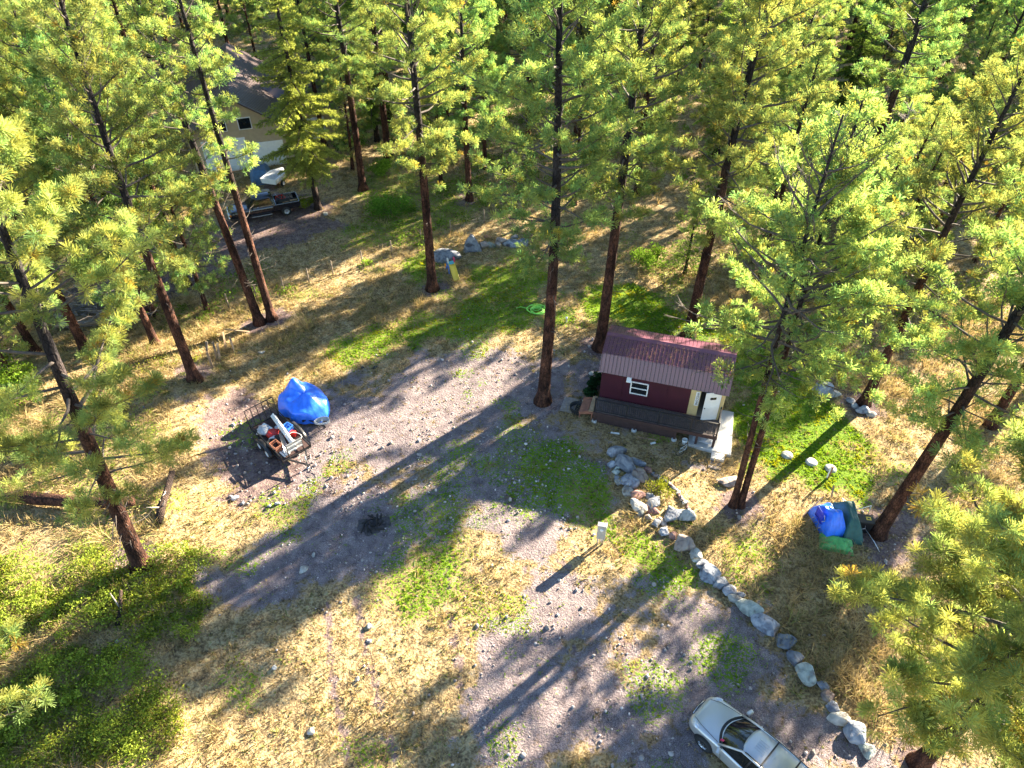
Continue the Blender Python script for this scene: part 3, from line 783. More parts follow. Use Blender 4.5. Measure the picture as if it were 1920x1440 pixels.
# long dry bunch grass
GOLD = gpoly([(1290, 990), (1420, 950), (1640, 1040), (1700, 1200), (1650, 1400), (1560, 1300), (1480, 1190), (1400, 1110)])
x, y, r = scatter(60000, box=(-36, 36, 8, 74), seed=41)
gv, lw, dt = zones(x, y)
patch = vnoise(x, y, 5.5, 51) * .6 + vnoise(x, y, 1.7, 52) * .4
near_left = sstep(-9, -15, x) * sstep(45, 30, y)
right_b = sstep(-1, 1, sdpoly(x, y, GOLD))
pr = (1 - np.clip(gv * 1.6 + lw * 1.5 + dt * 1.3, 0, 1)) * np.clip((patch - .38) * 3.2 + near_left * .5 + right_b * .9, .05, 1) * np.where(y > 42, .7, 1)
k = (r.random(len(x)) < pr) & in_view(x, y) & ~on_solid(x, y)
x, y = x[k], y[k]
ln = r.uniform(.18, .42, len(x)) * (1 + .7 * (vnoise(x, y, 3, 53) > .55)) * (1 + .3 * (x < -14)) * (1 + .5 * (sdpoly(x, y, GOLD) > 0))
tn = r.uniform(.55, 1.15, (len(x), 1)) * np.array([[1, 1, 1]]) * np.where(r.random((len(x), 1)) < .12, np.array([[.5, .75, .45]]), 1)
grass('dry_bunch_grass', x, y, r, 9, ln, .024, tn, M['dry'], .8, (-.1, -.25), 'long dry straw-coloured bunch grass round the clearing')
print('dry', len(x))
# short stubble over the dry ground and the thin parts of the drive
x, y, r = scatter(52000, box=(-30, 30, 8, 56), seed=42)
gv, lw, dt = zones(x, y)
pr = np.clip(1.0 - gv * .93 - dt * .85, 0.02, 1) * (1 - lw * .5) * (.35 + .65 * (vnoise(x, y, 2.0, 54) > .42))
k = (r.random(len(x)) < pr) & in_view(x, y) & ~on_solid(x, y)
x, y = x[k], y[k]
tn = r.uniform(.45, 1.2, (len(x), 1)) * np.where(r.random((len(x), 1)) < .22, np.array([[.42, .62, .28]]), np.array([[1.0, .96, .9]]))
grass('dry_stubble', x, y, r, 6, r.uniform(.06, .15, len(x)), .026, tn, M['dry'], 1.2, (0, 0), 'short dry stubble over the open ground')
# lawn
x, y, r = scatter(120000, box=(-14, 26, 11, 60), seed=43)
gv, lw, dt = zones(x, y)
pr = np.clip(lw * 1.15 - .15, 0, 1) * (.35 + .65 * (vnoise(x, y, .9, 55) > .4)) + .02 * (gv > .3) * (vnoise(x, y, 1.6, 56) > .62)
k = (r.random(len(x)) < pr) & in_view(x, y) & ~on_solid(x, y)
x, y = x[k], y[k]
tn = r.uniform(.5, 1.25, (len(x), 1)) * np.where(vnoise(x, y, 1.3, 57)[:, None] > .6, np.array([[1.35, 1.05, .9]]), np.array([[.85, 1, 1]]))
grass('lawn_grass', x, y, r, 6, r.uniform(.05, .13, len(x)), .03, tn, M['grass'], 1.1, (0, 0), 'short green lawn grass behind and beside the cabin')
print('lawn', len(x))
# brush on the forest floor and low leafy shrubs at the lower left
def leaf_cloud(cx, cy, cz, rad, n, size, r, tint, flat=.75):
    """n leaves spread through clump volumes -> quads"""
    N = len(cx)
    d = norm(r.normal(size=(N, n, 3))) * (r.random((N, n, 1)) ** .45) * rad[:, None, None]
    d[..., 2] = np.abs(d[..., 2]) * flat * 1.3
    c = np.stack([cx, cy, cz], 1)[:, None, :] + d
    a = norm(r.normal(size=(N, n, 3))); b = norm(np.cross(a, norm(r.normal(size=(N, n, 3)))))
    sz = size * r.uniform(.6, 1.3, (N, n, 1))
    vs = np.stack([c + a * sz, c + b * sz * .6, c - a * sz, c - b * sz * .6], 2).reshape(-1, 3)
    t = np.repeat((tint[:, None, :] * r.uniform(.65, 1.3, (N, n, 1))).reshape(-1, 3), 4, 0)
    return vs, t
def quad_obj(name, vs, t, m, parent=None):
    return link(name, fast_mesh(name, vs, np.arange(len(vs), dtype=np.int32).reshape(-1, 4), 4, [m], t), parent)
SH = gpoly([(0, 1090), (120, 1060), (250, 1070), (380, 1040), (420, 1090), (430, 1200), (400, 1310), (330, 1440), (-150, 1500), (-150, 1150)])
x, y, r = scatter(3000, SH, seed=44)
k = vnoise(x, y, 1.6, 66) > .40; x, y = x[k], y[k]
nb_ = 75; bx_, by_, _ = scatter(nb_ * 3, SH, seed=440); nb_ = min(nb_, len(bx_))
x, y = np.append(x, r.uniform(-26, -20, 60)), np.append(y, r.uniform(24, 36, 60))
x, y = np.append(x, np.repeat(bx_[:nb_], 6) + r.normal(size=nb_ * 6) * .28), np.append(y, np.repeat(by_[:nb_], 6) + r.normal(size=nb_ * 6) * .28)
tn = np.where(r.random((len(x), 1)) < .4, np.array([[1.5, 1.2, 1.0]]), np.array([[.95, .88, 1.0]])) * r.uniform(.55, 1.2, (len(x), 1))
zo = np.zeros(len(x)); zo[-nb_ * 6:] = r.uniform(.1, .55, nb_ * 6); tn[-nb_ * 6:] = np.array([[1.15, 1.05, 1.05]]) * r.uniform(.6, 1.25, (nb_ * 6, 1))
vs, t = leaf_cloud(x, y, gz(x, y) + zo, r.uniform(.2, .6, len(x)) * np.where(vnoise(x, y, 1.1, 67) > .55, 1.5, .8), 44, .05, r, tn)
tag(quad_obj('low_shrub_cover', vs, t, M['leaf']), 'low yellow-green leafy shrub cover at the lower left', None, None, 'stuff')
x, y, r = scatter(5200, box=(-75, 75, 40, 125), seed=45)
gv, lw, dt = zones(x, y)
bp = vnoise(x, y, 7, 61) * .7 + vnoise(x, y, 2.2, 62) * .3
k = (bp > .44) & in_view(x, y, 0) & (dt < .2) & ((y > 58) | (np.abs(x + 12 - (y - 52)) < 7) | ((x > 12) & (y > 38))) & ~((x > -40) & (x < -14) & (y > 58) & (y < 84))
x, y = x[k], y[k]
tn = np.array([[.62, .8, .8]]) * r.uniform(.6, 1.2, (len(x), 1))
vs, t = leaf_cloud(x, y, gz(x, y), r.uniform(.4, 1.2, len(x)), 60, .09, r, tn)
tag(quad_obj('forest_brush', vs, t, M['leaf']), 'green brush growing under the forest trees', None, None, 'stuff')
x, y, r = scatter(9000, box=(-85, 85, 56, 140), seed=46)
k = (vnoise(x, y, 6, 63) > .42) & in_view(x, y, 0)
x, y = x[k], y[k]
tn = r.uniform(.5, 1.0, (len(x), 1)) * np.array([[1, .95, .85]])
grass('forest_floor_grass', x, y, r, 8, r.uniform(.3, .7, len(x)), .05, tn, M['dry'], .7, (0, 0), 'dry grass under the far forest trees')
# loose stones on the drive
def ico(sub=1):
    bm = bmesh.new(); bmesh.ops.create_icosphere(bm, subdivisions=sub, radius=1)
    v = np.array([p.co[:] for p in bm.verts]); f = np.array([[q.index for q in p.verts] for p in bm.faces]); bm.free(); return v, f
iv, jf = ico(1)
x, y, r = scatter(22000, box=(-22, 20, 9, 40), seed=47)
gv, lw, dt = zones(x, y)
k = (r.random(len(x)) < (gv * .35 + dt * .5 + .03) * (vnoise(x, y, 1.4, 64) > .35)) & in_view(x, y) & ~on_solid(x, y)
x, y = x[k], y[k]
N = len(x); sz = np.minimum(.018 + r.exponential(.022, N), .13)
P_ = np.stack([x, y, gz(x, y) + sz * .2], 1)
vv = iv[None] * (r.uniform(.6, 1.2, (N, 1, 3)) * sz[:, None, None]) * r.uniform(.8, 1.2, (N, len(iv), 1)) + P_[:, None]
ff = jf[None] + (np.arange(N) * len(iv))[:, None, None]
tn = np.repeat(r.choice([.55, .8, 1.0, 1.5], N, p=[.3, .35, .25, .1])[:, None] * np.array([[1, .97, .95]]), len(iv), 0)
M['loose'] = leaf_mat('loose_stone', (.42, .38, .36), 0.0, 0, 0)
tag(link('gravel_stones', fast_mesh('gravel_stones', vv.reshape(-1, 3), ff.reshape(-1, 3), 3, [M['loose']], tn)), 'small loose stones strewn over the gravel drive', None, None, 'stuff')
print('stones', N)

# ------------------------------------------------------------------ boulders
bv, bf = ico(3)
def boulder(loc, size, rz, seed, m, label, name='boulder', group=None, parent=None, flat=0):
    r = np.random.default_rng(seed)
    v = bv.copy()
    for _ in range(13 + flat):
        n = norm(r.normal(size=3)); d = r.uniform(.46, .84)
        e = v @ n - d; k = e > 0; v[k] -= np.outer(e[k], n) * .97
    for f_, a_ in ((2.2, .08), (5, .03)):
        ph = r.uniform(0, 6, 3)
        v *= (1 + a_ * np.sin(v[:, :1] * f_ + ph[0]) * np.sin(v[:, 1:2] * f_ * 1.1 + ph[1]) + a_ * .5 * np.cos(v[:, 2:] * f_ * 1.3 + ph[2]))
    v += r.normal(size=v.shape) * .008
    v /= np.abs(v).max(0)
    v *= np.array(size) / 2
    me = fast_mesh(name, v, bf, 3, [m])
    o = link(name, me, parent); o.location = loc; o.rotation_euler = (r.uniform(-.12, .12), r.uniform(-.12, .12), rz)
    if label: tag(o, label, 'boulder', group)
    return o
def px_boulder(u, v, w, h, rz, seed, m, label, name='boulder', tall=.7, group=None):
    k = pxm(u, v) / 1.16; a = w / k; d = max(h / k * 1.15, a * .6); hh = max(.2, min(a, d) * tall)
    p = GP(u, v + h * .18)
    return boulder((p.x, p.y, p.z + hh * .2), (a * 1.08, d, hh), rz, seed, M[m], label, name, group)
WALL = [(1157.5, 846, 31, 22, 'rock_blue', 'large blue-grey boulder at the upper end of the rock wall below the cabin'),
        (1170, 870, 44, 27, 'rock_blue', 'longest blue-grey boulder of the rock wall, second from its upper end'),
        (1146, 872, 16, 12, 'rock_blue', 'small round bluish rock left of the longest wall boulder'),
        (1158, 877, 10, 10, 'rock_green', 'fist-like small rock tucked under the longest wall boulder'),
        (1197, 867, 27, 12, 'rock_blue', 'dark flat slab at the cabin side of the rock wall'),
        (1215, 878, 15, 20, 'rock_red', 'narrow purple-brown rock at the end of the dark flat slab'),
        (1200, 888, 28, 30, 'rock_tan', 'smooth tan boulder standing on the cabin side of the rock wall'),
        (1178, 899, 34, 27, 'rock_blue', 'layered slate-grey boulder in the middle of the rock wall'),
        (1155, 885, 13, 11, 'rock_green', 'upper of three small rocks beside the layered slate-grey boulder'),
        (1156, 894, 10, 10, 'rock_blue', 'middle of three small rocks beside the layered slate-grey boulder'),
        (1159, 904, 12, 11, 'rock_pale', 'lowest of three small rocks beside the layered slate-grey boulder'),
        (1177, 922, 19, 20, 'rock_pale', 'pale wedge-shaped rock below the layered slate-grey boulder'),
        (1197, 928, 26, 16, 'rock_red', 'blocky pinkish rock right of the pale wedge-shaped rock'),
        (1218, 930, 18, 10, 'rock_blue', 'flat grey rock right of the blocky pinkish rock'),
        (1195, 947, 33, 21, 'rock_pale', 'broad whitish boulder low in the bend of the rock wall'),
        (1227, 942, 29, 18, 'rock_blue', 'grey slab above the reddish brown block of the rock wall'),
        (1222, 954, 27, 15, 'rock_red', 'reddish brown block beside the broad whitish boulder'),
        (1202, 961, 15, 12, 'rock_green', 'rounded greenish stone under the broad whitish boulder'),
        (1215, 969, 14, 13, 'rock_tan', 'rounded pinkish stone under the reddish brown block'),
        (1229, 981, 18, 15, 'rock_blue', 'blue-grey oblong stone left of the upright tan stone'),
        (1242, 974, 12, 25, 'rock_tan', 'upright tan finger-shaped stone in the rock wall'),
        (1260, 960, 29, 37, 'rock_blue', 'big dark-patched boulder at the corner of the flower bed'),
        (1281, 960, 25, 36, 'rock_pale', 'big white boulder right of the dark-patched boulder'),
        (1246, 996, 18, 15, 'rock_blue', 'grey stone where the rock wall meets the boulder row'),
        (1262, 1003, 16, 15, 'rock_red', 'dark stone at the top of the long boulder row')]
for i, (u, v, w, h, m, lb) in enumerate(WALL): px_boulder(u, v, w, h, random.Random(i).uniform(-.7, .7), 300 + i, m, lb, 'boulder', .75, 'rock wall boulders')
ROW = [(1280, 1019, 36, 32, 'rock_tan', 'large pinkish'), (1303, 1038, 24, 22, 'rock_pale', 'pale squarish'), (1317, 1057, 23, 18, 'rock_blue', 'rounded blue-grey'), (1332, 1073, 37, 28, 'rock_blue', 'broad purple-grey'), (1351, 1093, 27, 20, 'rock_blue', 'medium grey'), (1366, 1107, 25, 18, 'rock_blue', 'angular grey'),
       (1386, 1114, 18, 11, 'rock_blue', 'small flat'), (1378, 1123, 27, 15, 'rock_pale', 'low pale'), (1404, 1138, 43, 32, 'rock_green', 'largest pale green'), (1437, 1168, 30, 50, 'rock_blue', 'long slanting blue-grey'), (1473, 1204, 33, 26, 'rock_blue', 'streaky grey'), (1488, 1232, 28, 25, 'rock_blue', 'speckled grey'),
       (1497, 1251, 15, 12, 'rock_pale', 'little'), (1514, 1260, 38, 35, 'rock_green', 'brown-stained pale green'), (1543, 1283, 19, 20, 'rock_blue', 'half-hidden'), (1552, 1304, 22, 20, 'rock_tan', 'small tan'), (1561, 1323, 20, 18, 'rock_blue', 'small dark grey'), (1573, 1343, 36, 24, 'rock_pale', 'whitish angular'), (1602, 1375, 38, 35, 'rock_blue', 'broad grey'), (1625, 1403, 25, 28, 'rock_green', 'rounded greenish')]
ORD = ['first', 'second', 'third', 'fourth', 'fifth', 'sixth', 'seventh', 'eighth', 'ninth', 'tenth', 'eleventh', 'twelfth', 'thirteenth', 'fourteenth', 'fifteenth', 'sixteenth', 'seventeenth', 'eighteenth', 'nineteenth', 'twentieth']
for i, (u, v, w, h, m, ad) in enumerate(ROW): px_boulder(u, v, w, h, (.9 if i == 9 else random.Random(i + 90).uniform(-.7, .7)), 400 + i, m, f'{ad} boulder, {ORD[i]} from the top in the row beside the drive', 'boulder', .7, 'boulders bordering the drive')
TOP = [(841, 477, 60, 32, 'rock_blue', 'broad flat-topped boulder beside the toddler slide', .55), (906, 461, 18, 17, 'rock_tan', 'round tan boulder right of the triangular slab', .8), (921, 460, 15, 11, 'rock_green', 'greenish boulder third right of the triangular slab', .8),
       (934, 459, 10, 17, 'rock_tan', 'upright pale stone in the upper rock row', 1.2), (939, 452, 21, 13, 'rock_tan', 'pinkish boulder behind the upright pale stone', .8), (960, 456, 31, 17, 'rock_blue', 'wide grey-blue boulder in the upper rock row', .7),
       (966, 444, 15, 8, 'rock_blue', 'small bluish rock behind the wide grey-blue boulder', .8), (914, 444, 13, 8, 'rock_red', 'lone brown rock in the straw grass behind the upper rock row', .8), (983, 456, 17, 15, 'rock_blue', 'last boulder at the right end of the upper rock row', .8)]
for i, (u, v, w, h, m, lb, tl) in enumerate(TOP): px_boulder(u, v, w, h, random.Random(i + 50).uniform(-.4, .4), 500 + i, m, lb, 'boulder', tl, 'upper rock row')
p = GP(886, 470)     # triangular slab
mb = MB(); mb.prism([(-.75, 0), (.8, -.05), (.62, .35), (.12, 1.28), (-.1, 1.35), (-.55, .75)], -.28, .28, lambda x, y, z: (x + z * .1, z * (1 - y * .35) + y * .25, y - .08))
o = mb.build('boulder', M['rock_blue']); o.location = p; o.rotation_euler = (0, 0, .15); tag(o, 'triangular upright grey slab in the upper rock row', 'boulder', 'upper rock row')
md = o.modifiers.new('bev', 'BEVEL'); md.width = .06; md.segments = 2
for i, (u, v, w, h, m, lb) in enumerate([(1365, 903, 35, 16, 'rock_tan', 'lone pale flat boulder left of the double-trunked pine'), (1541, 727, 32, 24, 'rock_blue', 'dark grey boulder at the far edge of the green lawn'), (1563, 739, 27, 14, 'rock_pale', 'flat pale boulder right of the dark lawn-edge boulder'),
        (1594, 750, 14, 14, 'rock_blue', 'small bluish boulder left of the lawn-edge pine'), (1602, 762, 14, 12, 'rock_blue', 'little grey rock touching the lawn-edge pine boulder'), (1616, 767, 23, 18, 'rock_blue', 'grey boulder at the foot of the lawn-edge pine'), (1631, 776, 17, 13, 'rock_pale', 'white rock right of the lawn-edge pine foot')]):
    px_boulder(u, v, w, h, .1 * i, 560 + i, m, lb)
# small stone edging of the flower bed
e = empty('stone_edging', GP(1255, 915), 0, 'curved edging of small stones round the flower bed', 'edging')
EP = [(1224, 890), (1230, 893), (1236, 896), (1241, 899), (1246, 902), (1250, 905), (1255, 909), (1259, 912), (1263, 916), (1267, 920), (1271, 925), (1274, 929), (1277, 934), (1280, 939), (1284, 944), (1288, 950), (1291, 957), (1292, 964)]
for i, (u, v) in enumerate(EP):
    q = GP(u, v) - Vector(e.location)
    boulder((q.x, q.y, q.z + .06), (.26 + .08 * (i % 3), .22, .2), i * .7, 600 + i, M[['rock_blue', 'rock_tan', 'rock_pale', 'rock_red'][i % 4]], None, 'stone', None, e)
def shrub(u, v, rad, h, n, leaf, label, tint=(1, 1, 1), name='shrub', m='leaf', xy=None):
    p = GP(u, v) if xy is None else Vector((xy[0], xy[1], gzf(*xy)))
    o = empty(name, p, 0, label, 'shrub'); r = np.random.default_rng(int(u * 7 + v))
    k = 16
    a = r.uniform(0, 6.28, k); q = rad * r.random(k) ** .5 * .8
    cz = r.uniform(.15, .75, k) * h
    vs, t = leaf_cloud(q * np.cos(a), q * np.sin(a), cz, np.full(k, rad * .42), n, leaf, r, np.array([tint]) * r.uniform(.7, 1.25, (k, 1)), .9)
    quad_obj('foliage', vs, t, M[m], o)
    mb = MB()
    for i in range(k): mb.tube([(0, 0, 0), (q[i] * math.cos(a[i]) * .5, q[i] * math.sin(a[i]) * .5, cz[i] * .6), (q[i] * math.cos(a[i]), q[i] * math.sin(a[i]), cz[i] + .1)], [.02, .014, .006], 4, False)
    mb.build('stem', M['twig'], o); return o
shrub(1238, 920, .75, .35, 60, .04, 'low yellow-green plant inside the stone-edged flower bed', (1.2, 1.1, .8))
shrub(576, 392, .9, 1.2, 90, .06, 'yellow-green bush behind the black pickup', (1.1, 1.05, .8))
shrub(20, 760, 2.0, 2.2, 240, .07, 'tall leafy bush at the left edge below the branch pile', (.8, .95, .8))
shrub(-20, 690, 1.9, 2.4, 240, .07, 'bush at the far left edge under the pine boughs', (1.1, 1.1, .8))
shrub(712, 330, 1.5, 1.6, 160, .07, 'round green bush in the meadow behind the fence', (.8, 1, .8))
shrub(735, 400, 2.0, 1.3, 200, .07, 'broad pale green bush beside the fence', (.8, 1.05, 1.0))
shrub(1215, 500, 1.6, 1.2, 160, .07, 'dark bush in the tall grass left of the small fir', (.55, .7, .6))
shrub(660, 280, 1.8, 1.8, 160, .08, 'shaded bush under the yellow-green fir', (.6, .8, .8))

# ------------------------------------------------------------------ cabin
CL = 7.172
cabin = empty('cabin', (*CAB, 0), CAB_YAW, 'small maroon cabin with gambrel metal roof and railed deck', 'cabin')
DZ = .95; WY0, WY1, WX0, WX1 = .2, 3.4, .1, 7.07
# front wall: maroon panels to x=5.2, cream boards with the doorway beyond
wall = MB().box((2.65, WY0 + .09, 1.95), (5.1, .08, 2.2)).build('wall', M['maroon'], cabin)
for i in range(4): MB().box((.1 + 1.275 * (i + .5), WY0 + .03, 1.97), (1.265, .03, 2.14), None, .006).build('siding_panel', M['maroon'], wall)
cream = MB().box((5.33, WY0 + .06, 1.97), (.25, .06, 2.14)).box((6.97, WY0 + .06, 1.97), (.2, .06, 2.14)).box((6.15, WY0 + .06, 3.0), (1.45, .06, .12))
cw = cream.box((5.60, WY0 + .061, 1.97), (.3, .06, 2.14)).build('cream_wall', M['cream'], cabin)
for x in (5.24, 5.47, 5.72, 6.93, 7.04): MB().box((x, WY0 + .02, 1.97), (.05, .022, 2.13)).build('batten', M['cream'], cw)
back = MB().box((3.585, WY1 - .04, 1.95), (6.95, .08, 2.2)).build('back_wall', M['maroon'], cabin)
prof = [(WY0 + .14, .85), (WY1 - .09, .85), (WY1 - .09, 3.05), (3.1, 3.94), (1.8, 4.38), (.5, 3.94), (WY0 + .14, 3.05)]
for x0, x1, nm in ((WX0, WX0 + .08, 'end_wall'), (WX1 - .08, WX1, 'end_wall')):
    MB().prism(prof, x0, x1, lambda a, b, c: (c, a, b)).build(nm, M['maroon'], cabin)
MB().box((3.585, 1.8, .82), (6.9, 3.1, .14)).build('floor', M['interior'], cabin)
MB().box((3.585, 2.9, 1.95), (6.7, .05, 2.1)).build('inner_wall', M['interior'], cabin)
# door standing open, hinged at the right
door = empty('door', (6.85, WY0 - .01, DZ + .02), R(22), None); door.parent = cabin
MB().box((-.45, 0, 1.02), (.90, .045, 2.03), None, .006).build('leaf', M['white'], door)
MB().box((-.45, -.03, 1.62), (.34, .012, .16)).build('panel', M['glass'], door)
MB().box((-.45, -.028, .72), (.56, .012, .6), None, .005).build('panel', M['white'], door)
MB().lathe([(0, -.09), (.035, -.08), (.035, -.05), (.02, -.03)], 10, 'y', (-.84, 0, .95)).build('knob', M['black'], door)
# sign with writing
sg = MB().box((5.60, WY0 + .008, 2.18), (.22, .03, 1.02), None, .008).build('sign', M['white'], cabin)
cu = bpy.data.curves.new('lettering', 'FONT'); cu.body = 'WELCOME'; cu.size = .19; cu.extrude = .004; cu.align_x = 'CENTER'; cu.align_y = 'CENTER'
tmp = bpy.data.objects.new('tmp_text', cu); col.objects.link(tmp)
bpy.context.view_layer.update()
tme = bpy.data.meshes.new_from_object(tmp.evaluated_get(bpy.context.evaluated_depsgraph_get())); tme.materials.clear(); tme.materials.append(M['sign_ink'])
bpy.data.objects.remove(tmp)
lt = link('lettering', tme, sg); lt.location = (5.60, WY0 - .012, 2.18); lt.rotation_euler = (R(90), R(90), 0)
# window
win = MB().box((2.33, WY0 - .005, 2.52), (1.02, .05, .07)).box((2.33, WY0 - .005, 1.68), (1.02, .05, .07)).box((1.85, WY0 - .005, 2.1), (.07, .05, .78)).box((2.81, WY0 - .005, 2.1), (.07, .05, .78)).box((2.33, WY0 - .005, 2.1), (.9, .045, .055)).build('window', M['white'], cabin)
MB().box((2.33, WY0 + .005, 2.31), (.9, .012, .36)).build('pane', M['glass'], win)
MB().box((2.33, WY0 + .005, 1.89), (.9, .012, .36)).build('pane', M['glass'], win)
lampo = MB().box((1.72, -.12, 2.88), (.26, .34, .04), (R(30), 0, 0), .01).build('solar_light', M['white_plastic'], cabin)
MB().tube([(1.72, .2, 2.75), (1.72, -.05, 2.84)], .02, 6).build('arm', M['white_plastic'], lampo)
# roof: four slopes of ribbed metal panels
RP = [(0, 3.0), (.41, 4.005), (1.8, 4.466), (3.19, 4.005), (3.6, 3.0)]
roof = MB()
for a, b in zip(RP[:-1], RP[1:]):
    roof.add([(.03, a[0], a[1] - .05), (CL - .03, a[0], a[1] - .05), (CL - .03, b[0], b[1] - .05), (.03, b[0], b[1] - .05)], [(0, 1, 2, 3)])
roof = roof.build('roof', M['rubber'], cabin, 0, .03)  # black underlay seen through the panel gaps stands in for rib shade
NP = 33; pw = CL / NP
for si, (a, b) in enumerate(zip(RP[:-1], RP[1:])):
    L_ = math.hypot(b[0] - a[0], b[1] - a[1]); ang = math.atan2(b[1] - a[1], b[0] - a[0]); e0 = .06 if si in (0, 3) else .03
    mb = MB().box((pw / 2 + .014, L_ / 2, 0), (pw - .03, L_ + e0, .014)).box((.036, L_ / 2, .02), (.022, L_ + e0, .034))
    if si in (1, 2): mb.box((pw * .36, L_ / 2, .011), (.022, L_ + e0, .014)).box((pw * .68, L_ / 2, .011), (.022, L_ + e0, .014))
    me = mb.mesh('roof_panel', M['roof'])
    for i in range(NP):
        q = link('roof_panel', me, roof); q.location = (i * pw, a[0], a[1]); q.rotation_euler = (ang, 0, 0)
MB().prism([(1.58, 4.425), (1.8, 4.515), (2.02, 4.425), (2.02, 4.41), (1.8, 4.49), (1.58, 4.41)], -.03, CL + .03, lambda a, b, c: (c, a, b)).build('ridge_cap', M['roof'], roof)
for x in (-.02, CL + .02):
    mb = MB()
    for a, b in zip(RP[:-1], RP[1:]): mb.bar((x, a[0], a[1] - .03), (x, b[0], b[1] - .03), .03, .11)
    mb.build('rake_trim', M['roof'], roof)
# deck
deck = empty('deck', (0, 0, 0)); deck.parent = cabin
M['deckboard'] = mat('grey_brown_deck_board', (.10, .075, .07), .75, .3, 5, .2)
for i in range(9): MB().box((3.55, -1.13 + .15 * i, DZ - .02), (6.95, .142, .035)).build('deck_board', M['deckboard'], deck)
MB().box((3.55, -1.23, DZ - .12), (7.0, .045, .24)).build('rim_joist', M['deckwood'], deck)
MB().box((7.045, -.52, DZ - .12), (.045, 1.37, .24)).build('rim_joist', M['deckwood'], deck)
for x, y in ((.15, -1.15), (2.5, -1.15), (4.8, -1.15), (6.0, -1.15), (6.95, -1.15), (6.95, -.1)):
    gx_, gy_ = cab_xy(x, y); g = gzf(gx_, gy_)
    MB().box((x, y, (g - .1 + DZ - .05) / 2), (.13, .13, DZ - .05 - g + .1)).build('post', M['deckwood'], deck)
    MB().lathe([(0, g - .05), (.17, g - .05), (.15, g + .13), (0, g + .13)], 10, 'z', (x, y, 0)).build('footing', M['concrete'], deck)
# skirt boards below the deck and cabin (left part in the photo is closed and dark)
MB().box((2.45, -1.1, .38), (4.6, .03, .62)).build('skirt', M['deckwood'], deck)
MB().box((3.58, 3.36, .42), (6.9, .03, .86)).build('skirt', M['deckwood'], cabin)
rail = empty('railing', (0, 0, 0)); rail.parent = cabin
RX = [.12, 1.95, 3.75, 5.55, 7.0]
def rail_run(p0, p1):
    d = Vector(p1) - Vector(p0); n = int(d.length / .115); mb = MB()
    for i in range(1, n):
        q = Vector(p0) + d * i / n; mb.box((q.x, q.y, DZ + .50), (.022, .022, .80))
    tag(mb.build('balusters', M['black'], rail), None, None, None, 'stuff')
    MB().bar((p0[0], p0[1], DZ + .93), (p1[0], p1[1], DZ + .93), .07, .045).build('top_rail', M['black'], rail)
    MB().bar((p0[0], p0[1], DZ + .10), (p1[0], p1[1], DZ + .10), .04, .035).build('bottom_rail', M['black'], rail)
for a, b in zip(RX[:-1], RX[1:]): rail_run((a, -1.17), (b, -1.17))
rail_run((7.0, -1.17), (7.0, .12))
for x, y in [(x, -1.17) for x in RX] + [(7.0, .12)]:
    MB().box((x, y, DZ + .5), (.075, .075, 1.02), None, .006).build('post', M['black'], rail)
    MB().lathe([(0, 1.05), (.05, 1.03), (.055, 1.01), (.045, 1.0)], 8, 'z', (x, y, DZ)).build('post_cap', M['black'], rail)
# steps at the left end of the deck
stp = empty('wooden_steps', (*cab_xy(-.45, -.45), gzf(*cab_xy(-.45, -.45))), CAB_YAW, 'red-brown wooden steps at the left end of the deck', 'steps')
for i, (x, z, mm) in enumerate(((.33, .72, 'lumber'), (.02, .52, 'redwood'), (-.22, .50, 'redwood'))): MB().box((x, 0, z), (.26, 1.35, .05), (0, -.1, 0), .008).build('tread', M[mm], stp)
for y in (-.62, .62): MB().bar((-.35, y, .40), (.5, y, .62), .06, .2).build('stringer', M['redwood'], stp)
for x, y in ((-.3, -.6), (-.3, .6), (.4, -.6), (.4, .6)): MB().box((x, y, .22), (.08, .08, .5)).build('leg', M['redwood'], stp)
pal = empty('wooden_platform', (*cab_xy(-1.55, -.35), gzf(*cab_xy(-1.55, -.35))), CAB_YAW, 'grey weathered plank platform left of the red-brown steps', 'platform')
for i in range(7): MB().box((-.36 + .12 * i, 0, .16), (.112, 1.25, .035)).build('plank', M['oldwood'], pal)
for y in (-.5, 0, .5): MB().box((0, y, .07), (.86, .08, .14)).build('joist', M['oldwood'], pal)
x, y = cab_xy(-1.02, -.62)
o = MB().lathe([(0, .01), (.36, .01), (.40, .10), (.42, .42), (.44, .44), (.40, .44), (.36, .16), (0, .14)], 24).build('tub', M['rubber']); o.location = (x, y, gzf(x, y)); tag(o, 'round black tub between the grey platform and the steps', 'tub')
# plants and rocks along the left end wall
for i, (lx, ly, rr, hh, lb) in enumerate([(-.55, .75, .42, .8, 'dark green potted plant nearest the steps at the cabin end'), (-.5, 1.5, .45, .9, 'middle dark green potted plant at the cabin left end'), (-.5, 2.25, .42, .8, 'dark green potted plant furthest back at the cabin left end')]):
    x, y = cab_xy(lx, ly); o = shrub(900 + i, 50, rr, hh, 70, .06, lb, (1, 1, 1), 'potted_plant', 'potgreen', (x, y))
    MB().lathe([(0, .01), (.15, .01), (.2, .3), (.21, .31), (.18, .31), (.16, .26), (0, .25)], 14).build('pot', M[['black', 'greentarp', 'rubber'][i]], o)
for i, (lx, ly, s) in enumerate([(-.85, 3.0, .5), (-.45, 2.95, .55), (-.15, 3.05, .4)]):
    x, y = cab_xy(lx, ly); boulder((x, y, gzf(x, y) + .12), (s, s * .8, s * .6), i, 640 + i, M['rock_pale'], ['left of three white rocks behind the cabin left corner', 'middle of three white rocks behind the cabin left corner', 'right of three white rocks behind the cabin left corner'][i])
